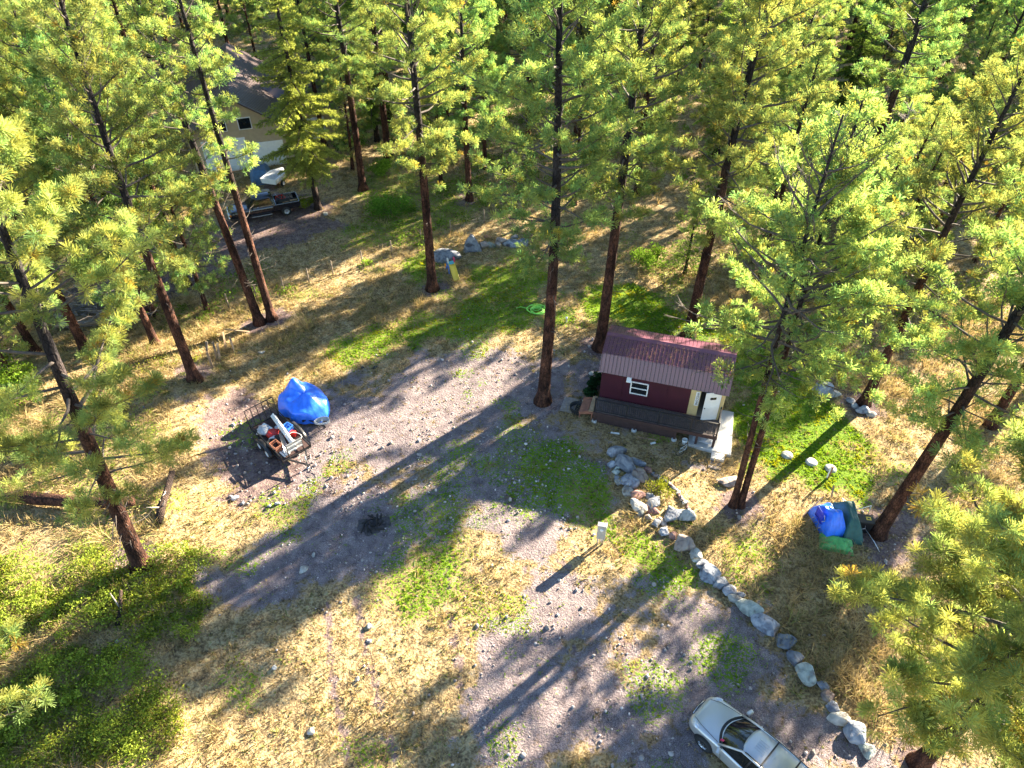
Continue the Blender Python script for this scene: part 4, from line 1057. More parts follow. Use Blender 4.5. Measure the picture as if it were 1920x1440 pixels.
x, y = cab_xy(-.72, .15); o = MB().lathe([(0, 0), (.12, 0), (.15, .28), (.13, .28), (.11, .02), (0, .02)], 14).build('bucket', M['white_plastic']); o.location = (x, y, gzf(x, y)); tag(o, 'small pale bucket beside the steps and potted plants', 'bucket')
# concrete slab and little steps at the right end
sl = [cab_xy(7.12, 2.15), cab_xy(7.9, 2.15), cab_xy(8.0, -1.5), cab_xy(5.6, -1.35), cab_xy(5.6, -.1), cab_xy(7.1, -.1)]
zs = max(gzf(*q) for q in sl) + .05
o = MB().prism(sl, zs - .45, zs).build('concrete_slab', M['concrete']); tag(o, 'grey concrete slab along the cabin right end', None, None, 'structure')
md = o.modifiers.new('bev', 'BEVEL'); md.width = .015; md.segments = 1
for i, (lx, ly, w, d, h) in enumerate([(7.3, -1.78, .72, .5, .22), (7.25, -2.25, .66, .22, .1), (7.2, -2.55, .66, .2, .08)]):
    x, y = cab_xy(lx, ly); o = MB().box((0, 0, h / 2), (w, d, h), None, .012).build('step_block', M['oldwood' if i else 'concrete']); o.location = (x, y, gzf(x, y) - .02 + (.0 if i else .03)); o.rotation_euler = (0, 0, CAB_YAW)
    tag(o, ['woven-topped step block against the concrete slab', 'upper plank step below the concrete slab', 'lower plank step below the concrete slab'][i], 'step')
# clutter under the deck corner: bicycle, crumpled sheet, bucket
def bicycle(loc, rz, label, frame, s=1.0, tilt=0.0):
    o = empty('bicycle', loc, rz, label, 'bicycle', None, s); o.rotation_euler = (tilt, 0, rz)
    for x in (-.48, .48):
        w = MB().tube([(x + .30 * math.cos(a), 0, .32 + .30 * math.sin(a)) for a in np.linspace(0, 2 * math.pi, 21)[:-1]], .022, 6, False, True).build('wheel', M['rubber'], o)
        mb = MB()
        for a in np.linspace(0, math.pi, 6)[:-1]: mb.bar((x - .28 * math.cos(a), 0, .32 - .28 * math.sin(a)), (x + .28 * math.cos(a), 0, .32 + .28 * math.sin(a)), .006)
        mb.build('spokes', M['alu'], w)
    f = MB(); A, B_, C_, D_ = (-.48, 0, .32), (-.05, 0, .30), (-.16, 0, .72), (.34, 0, .74)
    for a, b in ((A, B_), (A, C_), (B_, C_), (C_, D_), (B_, D_), (D_, (.48, 0, .32))): f.tube([a, b], .018, 6)
    f.build('frame', M[frame], o)
    MB().box((-.18, 0, .80), (.24, .13, .05), None, .02).build('saddle', M['black'], o)
    MB().tube([(.30, -.26, .92), (.36, -.1, .9), (.35, 0, .86), (.36, .1, .9), (.30, .26, .92)], .014, 6).build('handlebar', M['alu'], o)
    return o
x, y = cab_xy(5.05, -1.75); bicycle((x, y, gzf(x, y)), 1.2, "child's pale bicycle lying at the deck corner", 'white_plastic', .75, R(62))
x, y = cab_xy(6.3, -.75)
r = np.random.default_rng(5); rows = [[(i * .12 - .5, j * .12 - .35, .10 + .16 * float(vnoise(i * 1.0, j * 1.0, 2.2, 71)) + .03 * r.normal()) for j in range(7)] for i in range(10)]
o = MB().grid(rows).build('plastic_sheet', M['greysheet'], None, 1, .01); o.location = (x, y, zs); o.rotation_euler = (0, 0, CAB_YAW); tag(o, 'crumpled grey plastic sheet under the deck on the slab', 'sheet')
x, y = cab_xy(5.4, -1.2); o = MB().lathe([(0, 0), (.13, 0), (.16, .32), (.14, .32), (.12, .02), (0, .02)], 16).build('bucket', M['white_plastic']); o.location = (x, y, gzf(x, y)); tag(o, 'white bucket beside the deck post', 'bucket')
for i, (lx, ly, l_, a) in enumerate([(1.5, -1.75, .5, .1), (3.3, -1.6, 1.1, .05), (3.7, -1.85, .3, .6)]):
    x, y = cab_xy(lx, ly); o = MB().box((0, 0, .03), (l_, .11, .04)).build('board', M['lumber' if i == 1 else 'white']); o.location = (x, y, gzf(x, y) + .02); o.rotation_euler = (0, 0, CAB_YAW + a); tag(o, ['short pale board on the gravel before the deck', 'long tan board on the gravel before the deck', 'smallest pale scrap on the gravel before the deck'][i], 'board')

# ------------------------------------------------------------------ power pedestal
p = GP(1125, 1019)
o = empty('meter_pedestal', p, R(-12), 'grey electric meter pedestal standing in the drive grass', 'meter')
for x, y in ((-.13, 0), (.13, 0), (0, .06), (.06, -.05)): MB().tube([(x, y, -.1), (x, y, .55)], .035 if x else .025, 8).build('conduit', M['alu' if x > 0 else 'rock_tan'], o)
bx = MB().box((0, 0, .98), (.42, .24, .98), None, .02).build('cabinet', M['meter'], o)
MB().box((0, -.123, 1.0), (.36, .008, .86)).build('front_panel', M['meter'], bx)
MB().lathe([(0, -.18), (.07, -.178), (.085, -.16), (.09, -.125)], 16, 'y', (0, 0, 1.2)).build('meter_dial', M['white_plastic'], bx)
MB().box((0, 0, 1.485), (.45, .27, .03), None, .01).build('cap', M['alu'], bx)

# ------------------------------------------------------------------ fire pit
p = GP(700, 985)
o = empty('burn_pile', p, 0, 'charred black burn pile on the bare ground left of the drive', 'burn pile')
mb = MB(); r = np.random.default_rng(9)
PR = lambda a: .72 + .16 * math.sin(2 * a + 1) + .13 * math.sin(3 * a) + .09 * math.sin(7 * a + 2)
rows = [[(q * PR(a) * math.cos(a), q * PR(a) * .85 * math.sin(a), .24 * (1 - q) ** .8 + .05 * r.normal() * (1 - q) + .012 * (q < .95) - .02 * (q > .95)) for a in np.linspace(0, 2 * math.pi, 29)] for q in np.linspace(0, 1, 9)]
mb.grid(rows).build('ash_mound', M['ash'], o)
for i in range(15):
    a = r.uniform(0, 6.28); q = r.uniform(.1, .6); l_ = r.uniform(.3, .9); z = .12 + .14 * r.random()
    c = Vector((q * math.cos(a), q * math.sin(a), z)); d = Vector((math.cos(a + 1), math.sin(a + 1), r.uniform(-.3, .3))) * l_ / 2
    MB().tube([c - d, c, c + d], [.045, .055, .04], 6).build('charred_stick', M['char'], o)

# ------------------------------------------------------------------ wheels and the two trailers
def wheel(parent, c, R_, w, rim='white_plastic', name='wheel', spokes=0, side=-1):
    t = MB().lathe([(R_ * .55, -w / 2), (R_ * .86, -w / 2), (R_ * .97, -w * .36), (R_, 0), (R_ * .97, w * .36), (R_ * .86, w / 2), (R_ * .55, w / 2)], 24, 'y').build(name, M['rubber'], parent)
    t.location = c
    mb = MB().lathe([(0, side * w * .22), (R_ * .15, side * w * .28), (R_ * .45, side * w * .2), (R_ * .56, side * w * .46), (R_ * .6, side * w * .5), (R_ * .6, -side * w * .3)], 24, 'y')
    mb.build('rim', M[rim], t)
    for i in range(spokes):
        a = 2 * math.pi * i / spokes
        MB().bar((0, side * w * .42, 0), (R_ * .55 * math.cos(a), side * w * .48, R_ * .55 * math.sin(a)), R_ * .15, .03).build('spoke', M['chrome'], t)
    return t
tx, ty = (-14.61 - 12.1) / 2 + .35, (29.55 + 26.9) / 2 - .1
TA = math.atan2(-.72, .69)
tr = empty('utility_trailer', (tx, ty, gzf(tx, ty)), TA, 'black utility trailer with raised mesh ramp and load of scrap', 'trailer')
TL, TW, TZ = 3.5, 1.75, .55
mb = MB()
for y in (-TW / 2, TW / 2): mb.box((0, y, TZ), (TL, .07, .12)); mb.box((0, y, TZ + .34), (TL, .05, .05))
for x in (-TL / 2, 0, TL / 2): mb.box((x, 0, TZ - .02), (.06, TW, .1))
for x in (-TL / 2, -.6, .6, TL / 2):
    for y in (-TW / 2, TW / 2): mb.box((x, y, TZ + .17), (.05, .05, .34))
mb.build('frame', M['black'], tr)
for i in range(9): MB().box((0, -.78 + .195 * i, TZ + .03), (TL - .06, .187, .03)).build('floor_board', M['deckwood'], tr)
rg = empty('ramp_gate', (-TL / 2 - .03, 0, TZ + .05), 0); rg.parent = tr; rg.rotation_euler = (0, R(-8), 0)
for y in np.linspace(-TW / 2, TW / 2, 6): MB().box((0, y, .6), (.035, .04, 1.2)).build('gate_bar', M['black'], rg)
for z in (.0, 1.2): MB().box((0, 0, z), (.04, TW, .05)).build('gate_rail', M['black'], rg)
mb = MB(); [mb.box((0, 0, z), (.01, TW, .01)) for z in np.linspace(.1, 1.1, 11)]; tag(mb.build('gate_mesh', M['black'], rg), None, None, None, 'stuff')
mb = MB().bar((TL / 2 - .1, -.6, TZ - .04), (TL / 2 + 1.0, 0, TZ - .08), .08).bar((TL / 2 - .1, .6, TZ - .04), (TL / 2 + 1.0, 0, TZ - .08), .08).box((TL / 2 + 1.1, 0, TZ - .06), (.25, .1, .1))
mb.build('tongue', M['black'], tr)
MB().tube([(TL / 2 + .85, .08, .05), (TL / 2 + .85, .08, .95)], .035, 8).tube([(TL / 2 + .85, .08, .02), (TL / 2 + .85, .08, .08)], .09, 10).build('jack', M['alu'], tr)
fr = MB()
for y in (-.45, .45): fr.box((TL / 2 - .03, y, TZ + .45), (.04, .05, .85))
fr.build('front_rack_post', M['black'], tr)
for i, z in enumerate((.42, .58, .74, .88)): MB().box((TL / 2 - .03, 0, TZ + z), (.05, .9, .10)).build('front_slat', M['white_plastic' if i % 2 == 0 else 'alu'], tr)
for x in (-.45, .42): 
    wheel(tr, (x, -TW / 2 - .16, .34), .34, .22); wheel(tr, (x, TW / 2 + .16, .34), .34, .22, side=1)
for y in (-TW / 2 - .16, TW / 2 + .16):
    rows = [[(q * math.cos(a) - .02, y + dy, .36 + .42 * math.sin(a)) for dy in (-.13, .13)] for a, q in zip(np.linspace(.05, math.pi - .05, 13), [.9] * 13)]
    MB().grid(rows).build('fender', M['black'], tr, 0, .015)
def onto(lx, ly, lz):
    v = Matrix.Rotation(TA, 3, 'Z') @ Vector((lx, ly, lz)); return Vector(tr.location) + v
TF = TZ + .05
def load(name, mb, m, loc, rz, label, cat, rot=None):
    o = mb.build(name, M[m]); o.location = onto(*loc); o.rotation_euler = rot or (0, 0, TA + rz); return tag(o, label, cat)
for i, (y, dz, l_) in enumerate([(-.02, .34, 3.3), (.13, .33, 3.1), (.06, .46, 3.2)]):
    load('white_pipe', MB().tube([(-l_ / 2, 0, 0), (l_ / 2, 0, 0)], .06, 10, False), 'white_plastic', (.15, y + .2, TF + dz), -.12, ['left of the fat white pipes lying along the trailer load', 'right of the fat white pipes lying along the trailer load', 'top one of the fat white pipes lying along the trailer load'][i], 'pipe')
for i in range(4): load('thin_pole', MB().tube([(-.9, 0, 0), (.9, 0, .02)], .02, 6), 'alu', (.9, -.12 - .07 * i, TF + .28 + .02 * i), -.25 - .03 * i, 'thin pale pole sticking out over the trailer front', 'pole')['group'] = 'thin poles on the trailer'
def crate(m, w, d, h, open_=True):
    mb = MB(); t = .025
    mb.box((0, 0, t), (w, d, t))
    for z in ((h * .25, h * .6, h * .92) if open_ else (h * .5,)):
        hh = h * .22 if open_ else h
        mb.box((0, -d / 2, z), (w, t, hh)); mb.box((0, d / 2, z), (w, t, hh)); mb.box((-w / 2, 0, z), (t, d - .03, hh)); mb.box((w / 2, 0, z), (t, d - .03, hh))
    for x in (-w / 2, w / 2):
        for y in (-d / 2, d / 2): mb.box((x, y, h / 2), (.035, .035, h))
    return mb
load('milk_crate', crate('blueplastic', .46, .38, .36), 'blueplastic', (-.15, .62, TF), .2, 'blue plastic milk crate beside the white pipes on the trailer', 'crate')
load('wooden_crate', crate('redwood', .58, .42, .4), 'redwood', (.75, -.62, TF + .03), .1, 'brown wooden slatted crate on the trailer side', 'crate')
sp = load('spare_tyre', MB().lathe([(.2, -.1), (.3, -.1), (.36, 0), (.3, .1), (.2, .1), (.2, -.1)], 22), 'rubber', (.25, -.62, TF + .1), 0, 'loose black tyre lying flat beside the wooden crate', 'tyre')
def lump(r_, sx, sy, sz, seed):
    r = np.random.default_rng(seed); v, f = ico(2); v = v * (1 + .22 * r.normal(size=(len(v), 1))); v[:, 2] = np.abs(v[:, 2]) * 1.0
    mb = MB(); mb.add([tuple(q) for q in v * np.array([sx, sy, sz])], [tuple(map(int, q)) for q in f], True); return mb
load('red_jacket', lump(0, .42, .3, .3, 61), 'red', (-.45, -.25, TF), .3, 'crumpled red cloth in the middle of the trailer load', 'cloth')
load('red_fuel_can', MB().box((0, 0, .17), (.34, .22, .34), None, .05).tube([(.1, 0, .34), (.16, 0, .44)], .03, 8), 'red', (.45, .6, TF), .5, 'red fuel can between the pipes and the trailer right side', 'fuel can')
load('loose_board', MB().box((0, 0, 0), (.8, .55, .04)), 'white', (-1.05, -.35, TF + .12), .15, 'white sheet of board lying on the trailer near the ramp', 'board', (R(10), R(-6), TA + .15))
load('red_lettered_sack', lump(0, .36, .26, .16, 62), 'white', (-.05, -.3, TF), .2, 'white and red sack lying under the pipes', 'sack')
load('grey_bag', lump(0, .36, .3, .26, 63), 'greysheet', (-.95, -.5, TF + .1), .6, 'grey plastic bag on the white board', 'bag')
for i in range(3): load('short_board', MB().box((0, 0, 0), (.5, .1, .03)), 'white', (1.35, -.62 + .14 * i, TF + .06 + .01 * i), .05, ['outermost of three short white slats at the trailer front', 'middle of three short white slats at the trailer front', 'innermost of three short white slats at the trailer front'][i], 'slat')
load('black_toolbox', MB().box((0, 0, .14), (.55, .26, .26), None, .03).tube([(-.12, 0, .27), (-.12, 0, .33), (.12, 0, .33), (.12, 0, .27)], .015, 6), 'black', (.25, -.15, TF), .2, 'black toolbox wedged in the trailer load', 'toolbox')
load('hose_loop', MB().tube([(.4 * math.cos(a), .28 * math.sin(a), .02 * math.sin(3 * a)) for a in np.linspace(0, 6.28, 25)[:-1]], .022, 6, False, True), 'white_plastic', (1.0, .45, TF + .45), .3, 'white hose loop on top of the pipes', 'hose')
load('tin_can', MB().lathe([(0, 0), (.1, 0), (.1, .25), (.09, .25), (.09, .02), (0, .02)], 14), 'alu', (-.6, .15, TF), 0, 'small metal can near the red cloth', 'can')

# blue tarp over a vehicle on a second small trailer
bp_ = GP(573, 768)
BA = R(-50)
t2 = empty('small_trailer', (bp_.x, bp_.y, bp_.z), BA, 'small black trailer under the blue tarp', 'trailer')
mb = MB()
for y in (-.75, .75): mb.box((0, y, .45), (2.6, .06, .1))
for x in (-1.3, 0, 1.3): mb.box((x, 0, .45), (.06, 1.5, .08))
mb.build('frame', M['black'], t2)
MB().box((0, 0, .51), (2.55, 1.45, .03)).build('floor', M['deckwood'], t2)
MB().bar((1.2, -.5, .42), (2.35, 0, .40), .07).bar((1.2, .5, .42), (2.35, 0, .40), .07).box((2.42, 0, .41), (.22, .09, .09)).build('tongue', M['black'], t2)
MB().tube([(2.15, .06, .02), (2.15, .06, .75)], .03, 8).build('jack', M['alu'], t2)
wheel(t2, (-.1, -.9, .28), .28, .18); wheel(t2, (-.1, .9, .28), .28, .18, side=1)
def tarp():
    peaks = [(-.95, .0, 2.0, .55), (-.55, .25, 1.75, .5), (.05, -.05, 1.35, .8), (.55, .25, 1.65, .5), (.35, -.5, 1.3, .6), (-.1, -.95, 1.25, .45), (-.2, .9, 1.2, .45), (1.1, -.35, 1.2, .5), (1.15, .45, 1.2, .5)]
    def h(x, y):
        dome = 1.22 * max(0, 1 - (abs(x) / 1.75) ** 3.2) ** .5 * max(0, 1 - (abs(y) / 1.45) ** 3.2) ** .5
        v = dome + .78 * math.exp(-(((x + .82) / .52) ** 2 + (y / .42) ** 2)) + .36 * math.exp(-(((x - .62) / .5) ** 2 + ((y - .15) / .4) ** 2)) + .12 * math.exp(-(((x + .1) / .4) ** 2 + ((y + .95) / .25) ** 2))
        v -= .10 * math.exp(-((x - .02 + .15 * y) / .10) ** 2) * max(0, 1 - abs(y)) + .05 * math.exp(-((y - .5 * x) / .07) ** 2) + .04 * math.exp(-((y + .7 * x - .2) / .06) ** 2)
        return max(v, .3)
    r = np.random.default_rng(8); rows = []
    nA = 72
    fold = [r.uniform(0, 6.28) for _ in range(5)]
    for q in np.linspace(0, 1, 26):
        row = []
        for k in range(nA + 1):
            a = 2 * math.pi * k / nA
            Rx = 1.62 * (1 + .10 * math.sin(3 * a + 1.0) + .06 * math.sin(5 * a))
            Ry = 1.32 * (1 + .08 * math.sin(2 * a + .4) + .06 * math.sin(7 * a + 2))
            qq = min(q / .86, 1)
            x, y = Rx * qq * math.cos(a), Ry * qq * math.sin(a)
            z = h(x, y)
            fo = math.sin(a * 11 + fold[0]) * .5 + math.sin(a * 19 + fold[1]) * .35 + math.sin(a * 29 + fold[2]) * .2
            if q > .86:
                d = (q - .86) / .14
                z = z * (1 - d) + (.22 + .06 * math.sin(a * 5 + 1)) * d
                x *= 1 + d * (.03 + .05 * fo); y *= 1 + d * (.03 + .05 * fo)
            z += .022 * fo * qq ** 1.5
            row.append((x, y, z))
        rows.append(row)
    return MB().grid(rows)
o = tarp().build('blue_tarp', M['bluetarp'], None, 1); o.location = bp_; o.rotation_euler = (0, 0, BA); tag(o, 'bright blue tarp draped over a covered vehicle', 'tarp')
q = Vector(t2.location) + Matrix.Rotation(BA, 3, 'Z') @ Vector((2.1, .05, .45))
mb = MB()
for i in range(7): mb.tube([(.42 * math.cos(a), (.16 + .02 * i) * math.sin(a), .03 * i + .03 * math.sin(2 * a + i)) for a in np.linspace(0, 6.28, 21)[:-1]], .03, 5, False, True)
o = mb.build('rope_coil', M['greysheet']); o.location = q; o.rotation_euler = (0, 0, .2); tag(o, 'grey-blue coil of rope on the small trailer tongue', 'rope')

# ------------------------------------------------------------------ camping gear by the leaning pine
gp = GP(1565, 1000)
def gear(name, mb, m, du, label, cat, rz=0, sub=0, rot=None, thick=0):
    p = GP(*du); o = mb.build(name, M[m], None, sub, thick); o.location = p; o.rotation_euler = rot or (0, 0, rz); return tag(o, label, cat)
def sheet(nx_, ny_, sx, sy, f):
    return [[(sx * (i / (nx_ - 1) - .5), sy * (j / (ny_ - 1) - .5), f(i / (nx_ - 1), j / (ny_ - 1))) for j in range(ny_)] for i in range(nx_)]
def mound(sx, sy, h, seed, sharp=.35, wr=.05, base=.02):
    def f(a, b):
        e = min(a, 1 - a, b, 1 - b)
        return base + h * min(1, (e / sharp)) ** .55 * (.75 + .45 * float(vnoise(a * 3.0, b * 3.0, 1, seed))) + wr * (float(vnoise(a * 14.0, b * 5.0, 1, seed + 1)) - .5) * (e > 0)
    return MB().grid(sheet(24, 24, sx, sy, f))
gear('blue_tarp', mound(1.15, 1.95, 1.3, 81, .30, .14), 'bluetarp', (1549, 985), 'crumpled royal blue tarp in the camping gear heap', 'tarp', .15, 1)
gear('canvas_bundle', mound(1.0, 2.4, 1.1, 83, .28, .10), 'greentarp', (1585, 985), 'long dark green canvas bundle in the camping gear heap', 'bundle', -.06, 1)
gear('green_tarp', mound(1.6, .95, .42, 85, .35, .12), 'limetarp', (1567, 1022), 'light green tarp at the near end of the camping gear heap', 'tarp', -.3, 1)
gear('grey_bag', mound(.55, .5, .35, 87), 'meter', (1564, 985), 'small grey stuff bag between blue tarp and green bundle', 'bag', .2, 1, None)['label'] = 'small grey bag between the blue tarp and green bundle'
def camp_chair(du, rz, fabric, frame, label, rot=None, s=1.0):
    p = GP(*du); o = empty('camp_chair', p, rz, label, 'chair', None, s)
    if rot: o.rotation_euler = rot
    f = MB()
    for x in (-.28, .28):
        f.tube([(x, -.28, 0), (x * .9, .28, .95)], .016, 6); f.tube([(x, .3, 0), (x, -.2, .62)], .016, 6)
    f.tube([(-.28, -.2, .62), (-.28, .25, .62)], .016, 6); f.tube([(.28, -.2, .62), (.28, .25, .62)], .016, 6)
    f.build('frame', M[frame], o)
    MB().grid([[(x, y, .42 - .05 * (1 - (x / .28) ** 2)) for y in np.linspace(-.22, .2, 5)] for x in np.linspace(-.28, .28, 7)]).build('seat', M[fabric], o, 0, .01)
    MB().grid([[(x, .2 + .12 * t - .04 * (1 - (x / .28) ** 2), .45 + .5 * t) for t in np.linspace(0, 1, 5)] for x in np.linspace(-.28, .28, 7)]).build('backrest', M[fabric], o, 0, .01)
    return o
camp_chair((1532, 985), 1.7, 'bluefabric', 'alu', 'blue fabric camp chair leaning on the left of the gear heap', (R(12), 0, 1.7), 1.15)
p = GP(1600, 985); o = MB().tube([(-.25, 1.35, .5), (-.12, .1, 1.12), (.75, .45, 1.0)], .022, 6).tube([(-.2, 1.3, .5), (-.28, .9, .05)], .022, 6).tube([(.75, .45, 1.0), (.8, .4, .03)], .022, 6).build('tent_pole_frame', M['white_plastic']); o.location = p; tag(o, 'bent white tube frame lying over the green canvas bundle', 'frame')
o = empty('storage_tote', GP(1615, 992), -.15, 'black storage tote with a yellow square label by the leaning pine', 'tote')
MB().prism([(-.3, -.22), (.3, -.22), (.3, .22), (-.3, .22)], 0, .78, lambda x, y, z: (x * (1 + z * .15), y * (1 + z * .15), z)).build('body', M['black'], o)
MB().box((0, 0, .8), (.74, .56, .06), None, .02).build('lid', M['black'], o)
lb = MB()
for c, s_ in (((.1, -.05), (.24, .06)), ((.1, .1), (.24, .06))): lb.box((c[0], c[1], .832), (s_[0], s_[1], .008))
lb.box((0.01, .025, .832), (.06, .09, .008)); lb.box((.19, .025, .832), (.06, .09, .008)); lb.build('label_mark', M['yellow'], o)
p = GP(1622, 1012); o = MB().tube([(-.5, .25, .45), (-.05, .3, .5), (.05, .55, .6)], .018, 6).tube([(-.05, .3, .5), (.25, -.3, .25), (.42, -.75, .03)], .018, 6).tube([(-.5, .25, .45), (-.45, .1, .02)], .018, 6).build('folding_leg_frame', M['alu']); o.location = p; tag(o, 'folded metal leg frame beside the black tote', 'frame')
for i, (u, v, du, dv) in enumerate([(1558, 935, 2, 12), (1590, 1048, 3, 10)]):
    a, b = GP(u, v), GP(u + du, v - dv * 1.4); o = MB().bar(a + Vector((0, 0, .05)), Vector((b.x, b.y, b.z + .35)), .09, .04).build('wooden_stake', M['lumber']); tag(o, ['wooden stake sticking out at the far end of the gear heap', 'wooden stake sticking out at the near end of the gear heap'][i], 'stake')
a, b = GP(1498, 975), GP(1540, 940); o = MB().bar(a + Vector((0, 0, .05)), b + Vector((0, 0, .35)), .06, .06).build('dark_pole', M['deckwood']); tag(o, 'dark pole leaning at the left of the gear heap', 'pole')
# pale septic lids and the post on the lawn
for i, (u, v) in enumerate([(1476, 854), (1521, 867), (1557, 879)]):
    p = GP(u, v); o = MB().lathe([(.0, .13), (.16, .125), (.27, .10), (.32, .04), (.33, -.05)], 24).build('lid_dome', M['rock_pale' if i == 1 else 'rock_green']); o.location = p; tag(o, ['bluish dome lid furthest left on the green lawn', 'whitish dome lid in the middle of three on the lawn', 'dome lid behind the wooden post on the lawn'][i], 'dome lid')
p = GP(1552, 896); o = empty('lawn_post', p, .3, 'short red-brown post with pale side on the green lawn', 'post')
MB().box((0, 0, .42), (.13, .09, .95), None, .01).build('post_body', M['redwood'], o); MB().box((-.072, 0, .42), (.012, .085, .93)).build('side_board', M['white'], o)
for i, (u, v, lb) in enumerate([(1405, 826, 'white capped riser pipe on the lawn right of the slab'), (1062, 604, 'white capped riser pipe on the lawn beyond the snaggy pine')]):
    p = GP(u, v); o = MB().lathe([(.06, -.1), (.06, .3), (.08, .3), (.08, .4), (.0, .41)], 12).build('riser_pipe', M['white_plastic']); o.location = p; tag(o, lb, 'pipe')

# ------------------------------------------------------------------ toddler slide
p = GP(848, 512); o = empty('toddler_slide', p, R(20), 'blue and yellow plastic toddler slide with pink side panels', 'slide')
rows = [[(x, -1.25 * t, .72 * (1 - t) ** 1.15 + .05 + (.1 if abs(x) > .2 else 0)) for x in (-.24, -.21, -.19, .19, .21, .24)] for t in np.linspace(0, 1, 10)]
MB().grid(rows).build('slide_chute', M['yellow'], o, 0, .03)
MB().box((0, .22, .76), (.5, .45, .06), None, .02).build('platform', M['cyan'], o)
for x in (-.24, .24):
    MB().lathe([(0, -.03), (.2, -.03), (.23, 0), (.2, .03), (0, .03)], 16, 'x', (x, .2, 1.02)).build('side_panel', M['pink' if x > 0 else 'white_plastic'], o)
    MB().bar((x, .42, .75), (x, .72, 0), .07, .07).build('ladder_rail', M['blueplastic'], o); MB().bar((x, .05, .75), (x, .0, 0), .07, .07).build('leg', M['blueplastic'], o)
for z in (.2, .4, .58): MB().box((0, .72 - z * .4, z), (.44, .09, .05)).build('rung', M['blueplastic'], o)
MB().lathe([(0, -.06), (.1, -.05), (.14, 0), (.1, .05), (0, .06)], 14, 'x', (-.42, .3, .62)).build('toy_hoop', M['orange'], o)
# garden hose
p = GP(1008, 582); r = np.random.default_rng(12); pts = []
for i in range(120):
    a = i * .36; q = .52 + .2 * math.sin(i * .21) + .1 * math.sin(i * .057); pts.append((q * math.cos(a) + .15 * math.sin(i * .045), q * .8 * math.sin(a) + .1 * math.cos(i * .07), .04 + .025 * (i % 9) / 3))
pts = [(-1.5, .25, .03), (-1.2, .4, .03), (-.9, .25, .04)] + pts
o = MB().tube(pts, .028, 5).build('garden_hose', M['hose']); o.location = p; tag(o, 'tangled lime green garden hose left of the snaggy pine', 'hose')

# ------------------------------------------------------------------ fence along the road
FP = [(430, 578), (482, 560), (533, 546), (580, 530), (625, 516), (680, 497), (735, 478), (790, 456), (845, 438), (908, 418)]
M['fencewood'] = mat('grey_fence_wood', (.20, .155, .115), .9, .3, 7, .3)
f0 = GP(*FP[0]); fen = empty('wire_fence', f0, 0, 'low wire fence on thin wooden posts beside the dirt road', 'fence')
tops = []
for u, v in FP:
    q = GP(u, v) - f0; tops.append(q); MB().tube([q - Vector((0, 0, .2)), q + Vector((0, 0, 1.25))], [.05, .045], 7).build('post', M['fencewood'], fen)
M['wire'] = mat('rusty_wire', (.16, .13, .11), .7, .2, 5)
for z in (.3, .6, .9, 1.15):
    MB().tube([q + Vector((0, 0, z)) for q in tops], .006, 4).build('wire', M['wire'], fen)

# ------------------------------------------------------------------ old planks, lumber, branches, logs, scraps on the left bank
PL = [(388, 664, .2, 1.0), (399, 690, -.05, 1.25), (404, 660, .05, .8), (408, 676, .1, .9), (413, 677, .2, 1.3), (424, 657, .25, 1.35), (440, 660, .12, 1.15)]
for i, (u, v, tl, h) in enumerate(PL):
    p = GP(u, v); o = MB().box((0, 0, h / 2 - .05), (.14, .035, h)).build('old_plank', M['lumber' if i % 2 else 'fencewood']); o.location = p; o.rotation_euler = (-.15, tl, .2 * i); tag(o, f'upright old plank stuck in the bank, {ORD[i]} from the left of seven', 'plank', 'upright old planks')
a, b = GP(424, 628), GP(470, 632); o = MB().bar(a + Vector((0, 0, .5)), b + Vector((0, 0, .45)), .1, .05).build('lying_plank', M['lumber']); tag(o, 'plank lying across behind the upright old planks', 'plank')
o = empty('lumber_stack', GP(170, 605), R(8), 'stack of sawn boards under the dead branch pile', 'lumber')
for i in range(12): MB().box((0, -.5 + .25 * (i % 4), .15 + .07 * (i // 4)), (3.6 + .3 * ((i * 7) % 3), .22, .05)).build('board', M['lumber' if i % 3 else 'oldwood'], o)
for x in (-1.2, 1.2): MB().box((x, 0, .07), (.12, 1.2, .1)).build('bearer', M['oldwood'], o)
o = empty('branch_pile', GP(190, 590), 0, 'tangled pile of dead grey branches over the lumber', 'branches')
r = np.random.default_rng(31)
mb = MB()
for i in range(150):
    c = np.array([r.normal() * 1.7, r.normal() * .8 + .5, .25 + .75 * r.random()]); a = r.normal() * .7; l_ = r.uniform(1, 3); d = np.array([math.cos(a), math.sin(a) * .8, r.normal() * .2]); pts = []
    for t in np.linspace(-.5, .5, 5): pts.append(Vector(c + d * l_ * t + r.normal(size=3) * .07))
    mb.tube(pts, [.05, .042, .032, .02, .01], 4, False)
    mb.tube([pts[2], pts[2] + Vector(r.normal(size=3) * .4)], [.012, .004], 3, False)
tag(mb.build('branches', M['deadwood'], o), None, None, None, 'stuff')
def log(pts, r0, r1, label, m='bark', stubs=0, seed=1, name='fallen_log'):
    r = np.random.default_rng(seed); o = empty(name, pts[0], 0, label, 'log'); P0 = Vector(pts[0])
    n = len(pts); rel = [Vector(p) - P0 for p in pts]
    mb = MB().tube(rel, [r0 + (r1 - r0) * i / (n - 1) for i in range(n)], 12)
    mb.v = [tuple(np.array(v) + r.normal(size=3) * .02) for v in mb.v]
    mb.build('trunk', M[m], o)
    for i in range(stubs):
        q = rel[r.integers(1, n - 1)]; MB().tube([q, q + Vector(r.normal(size=3) * .35 + np.array([0, 0, .4]))], [.05, .02], 6).build('stub', M['deadwood'], o)
    return o
pts = [GP(u, v, .42) for u, v in ((-60, 930), (0, 936), (70, 944), (140, 950), (205, 952), (255, 950))]
log(pts, .36, .24, 'long fallen log at the left edge behind the leaning red pine', 'bark', 3, 2)
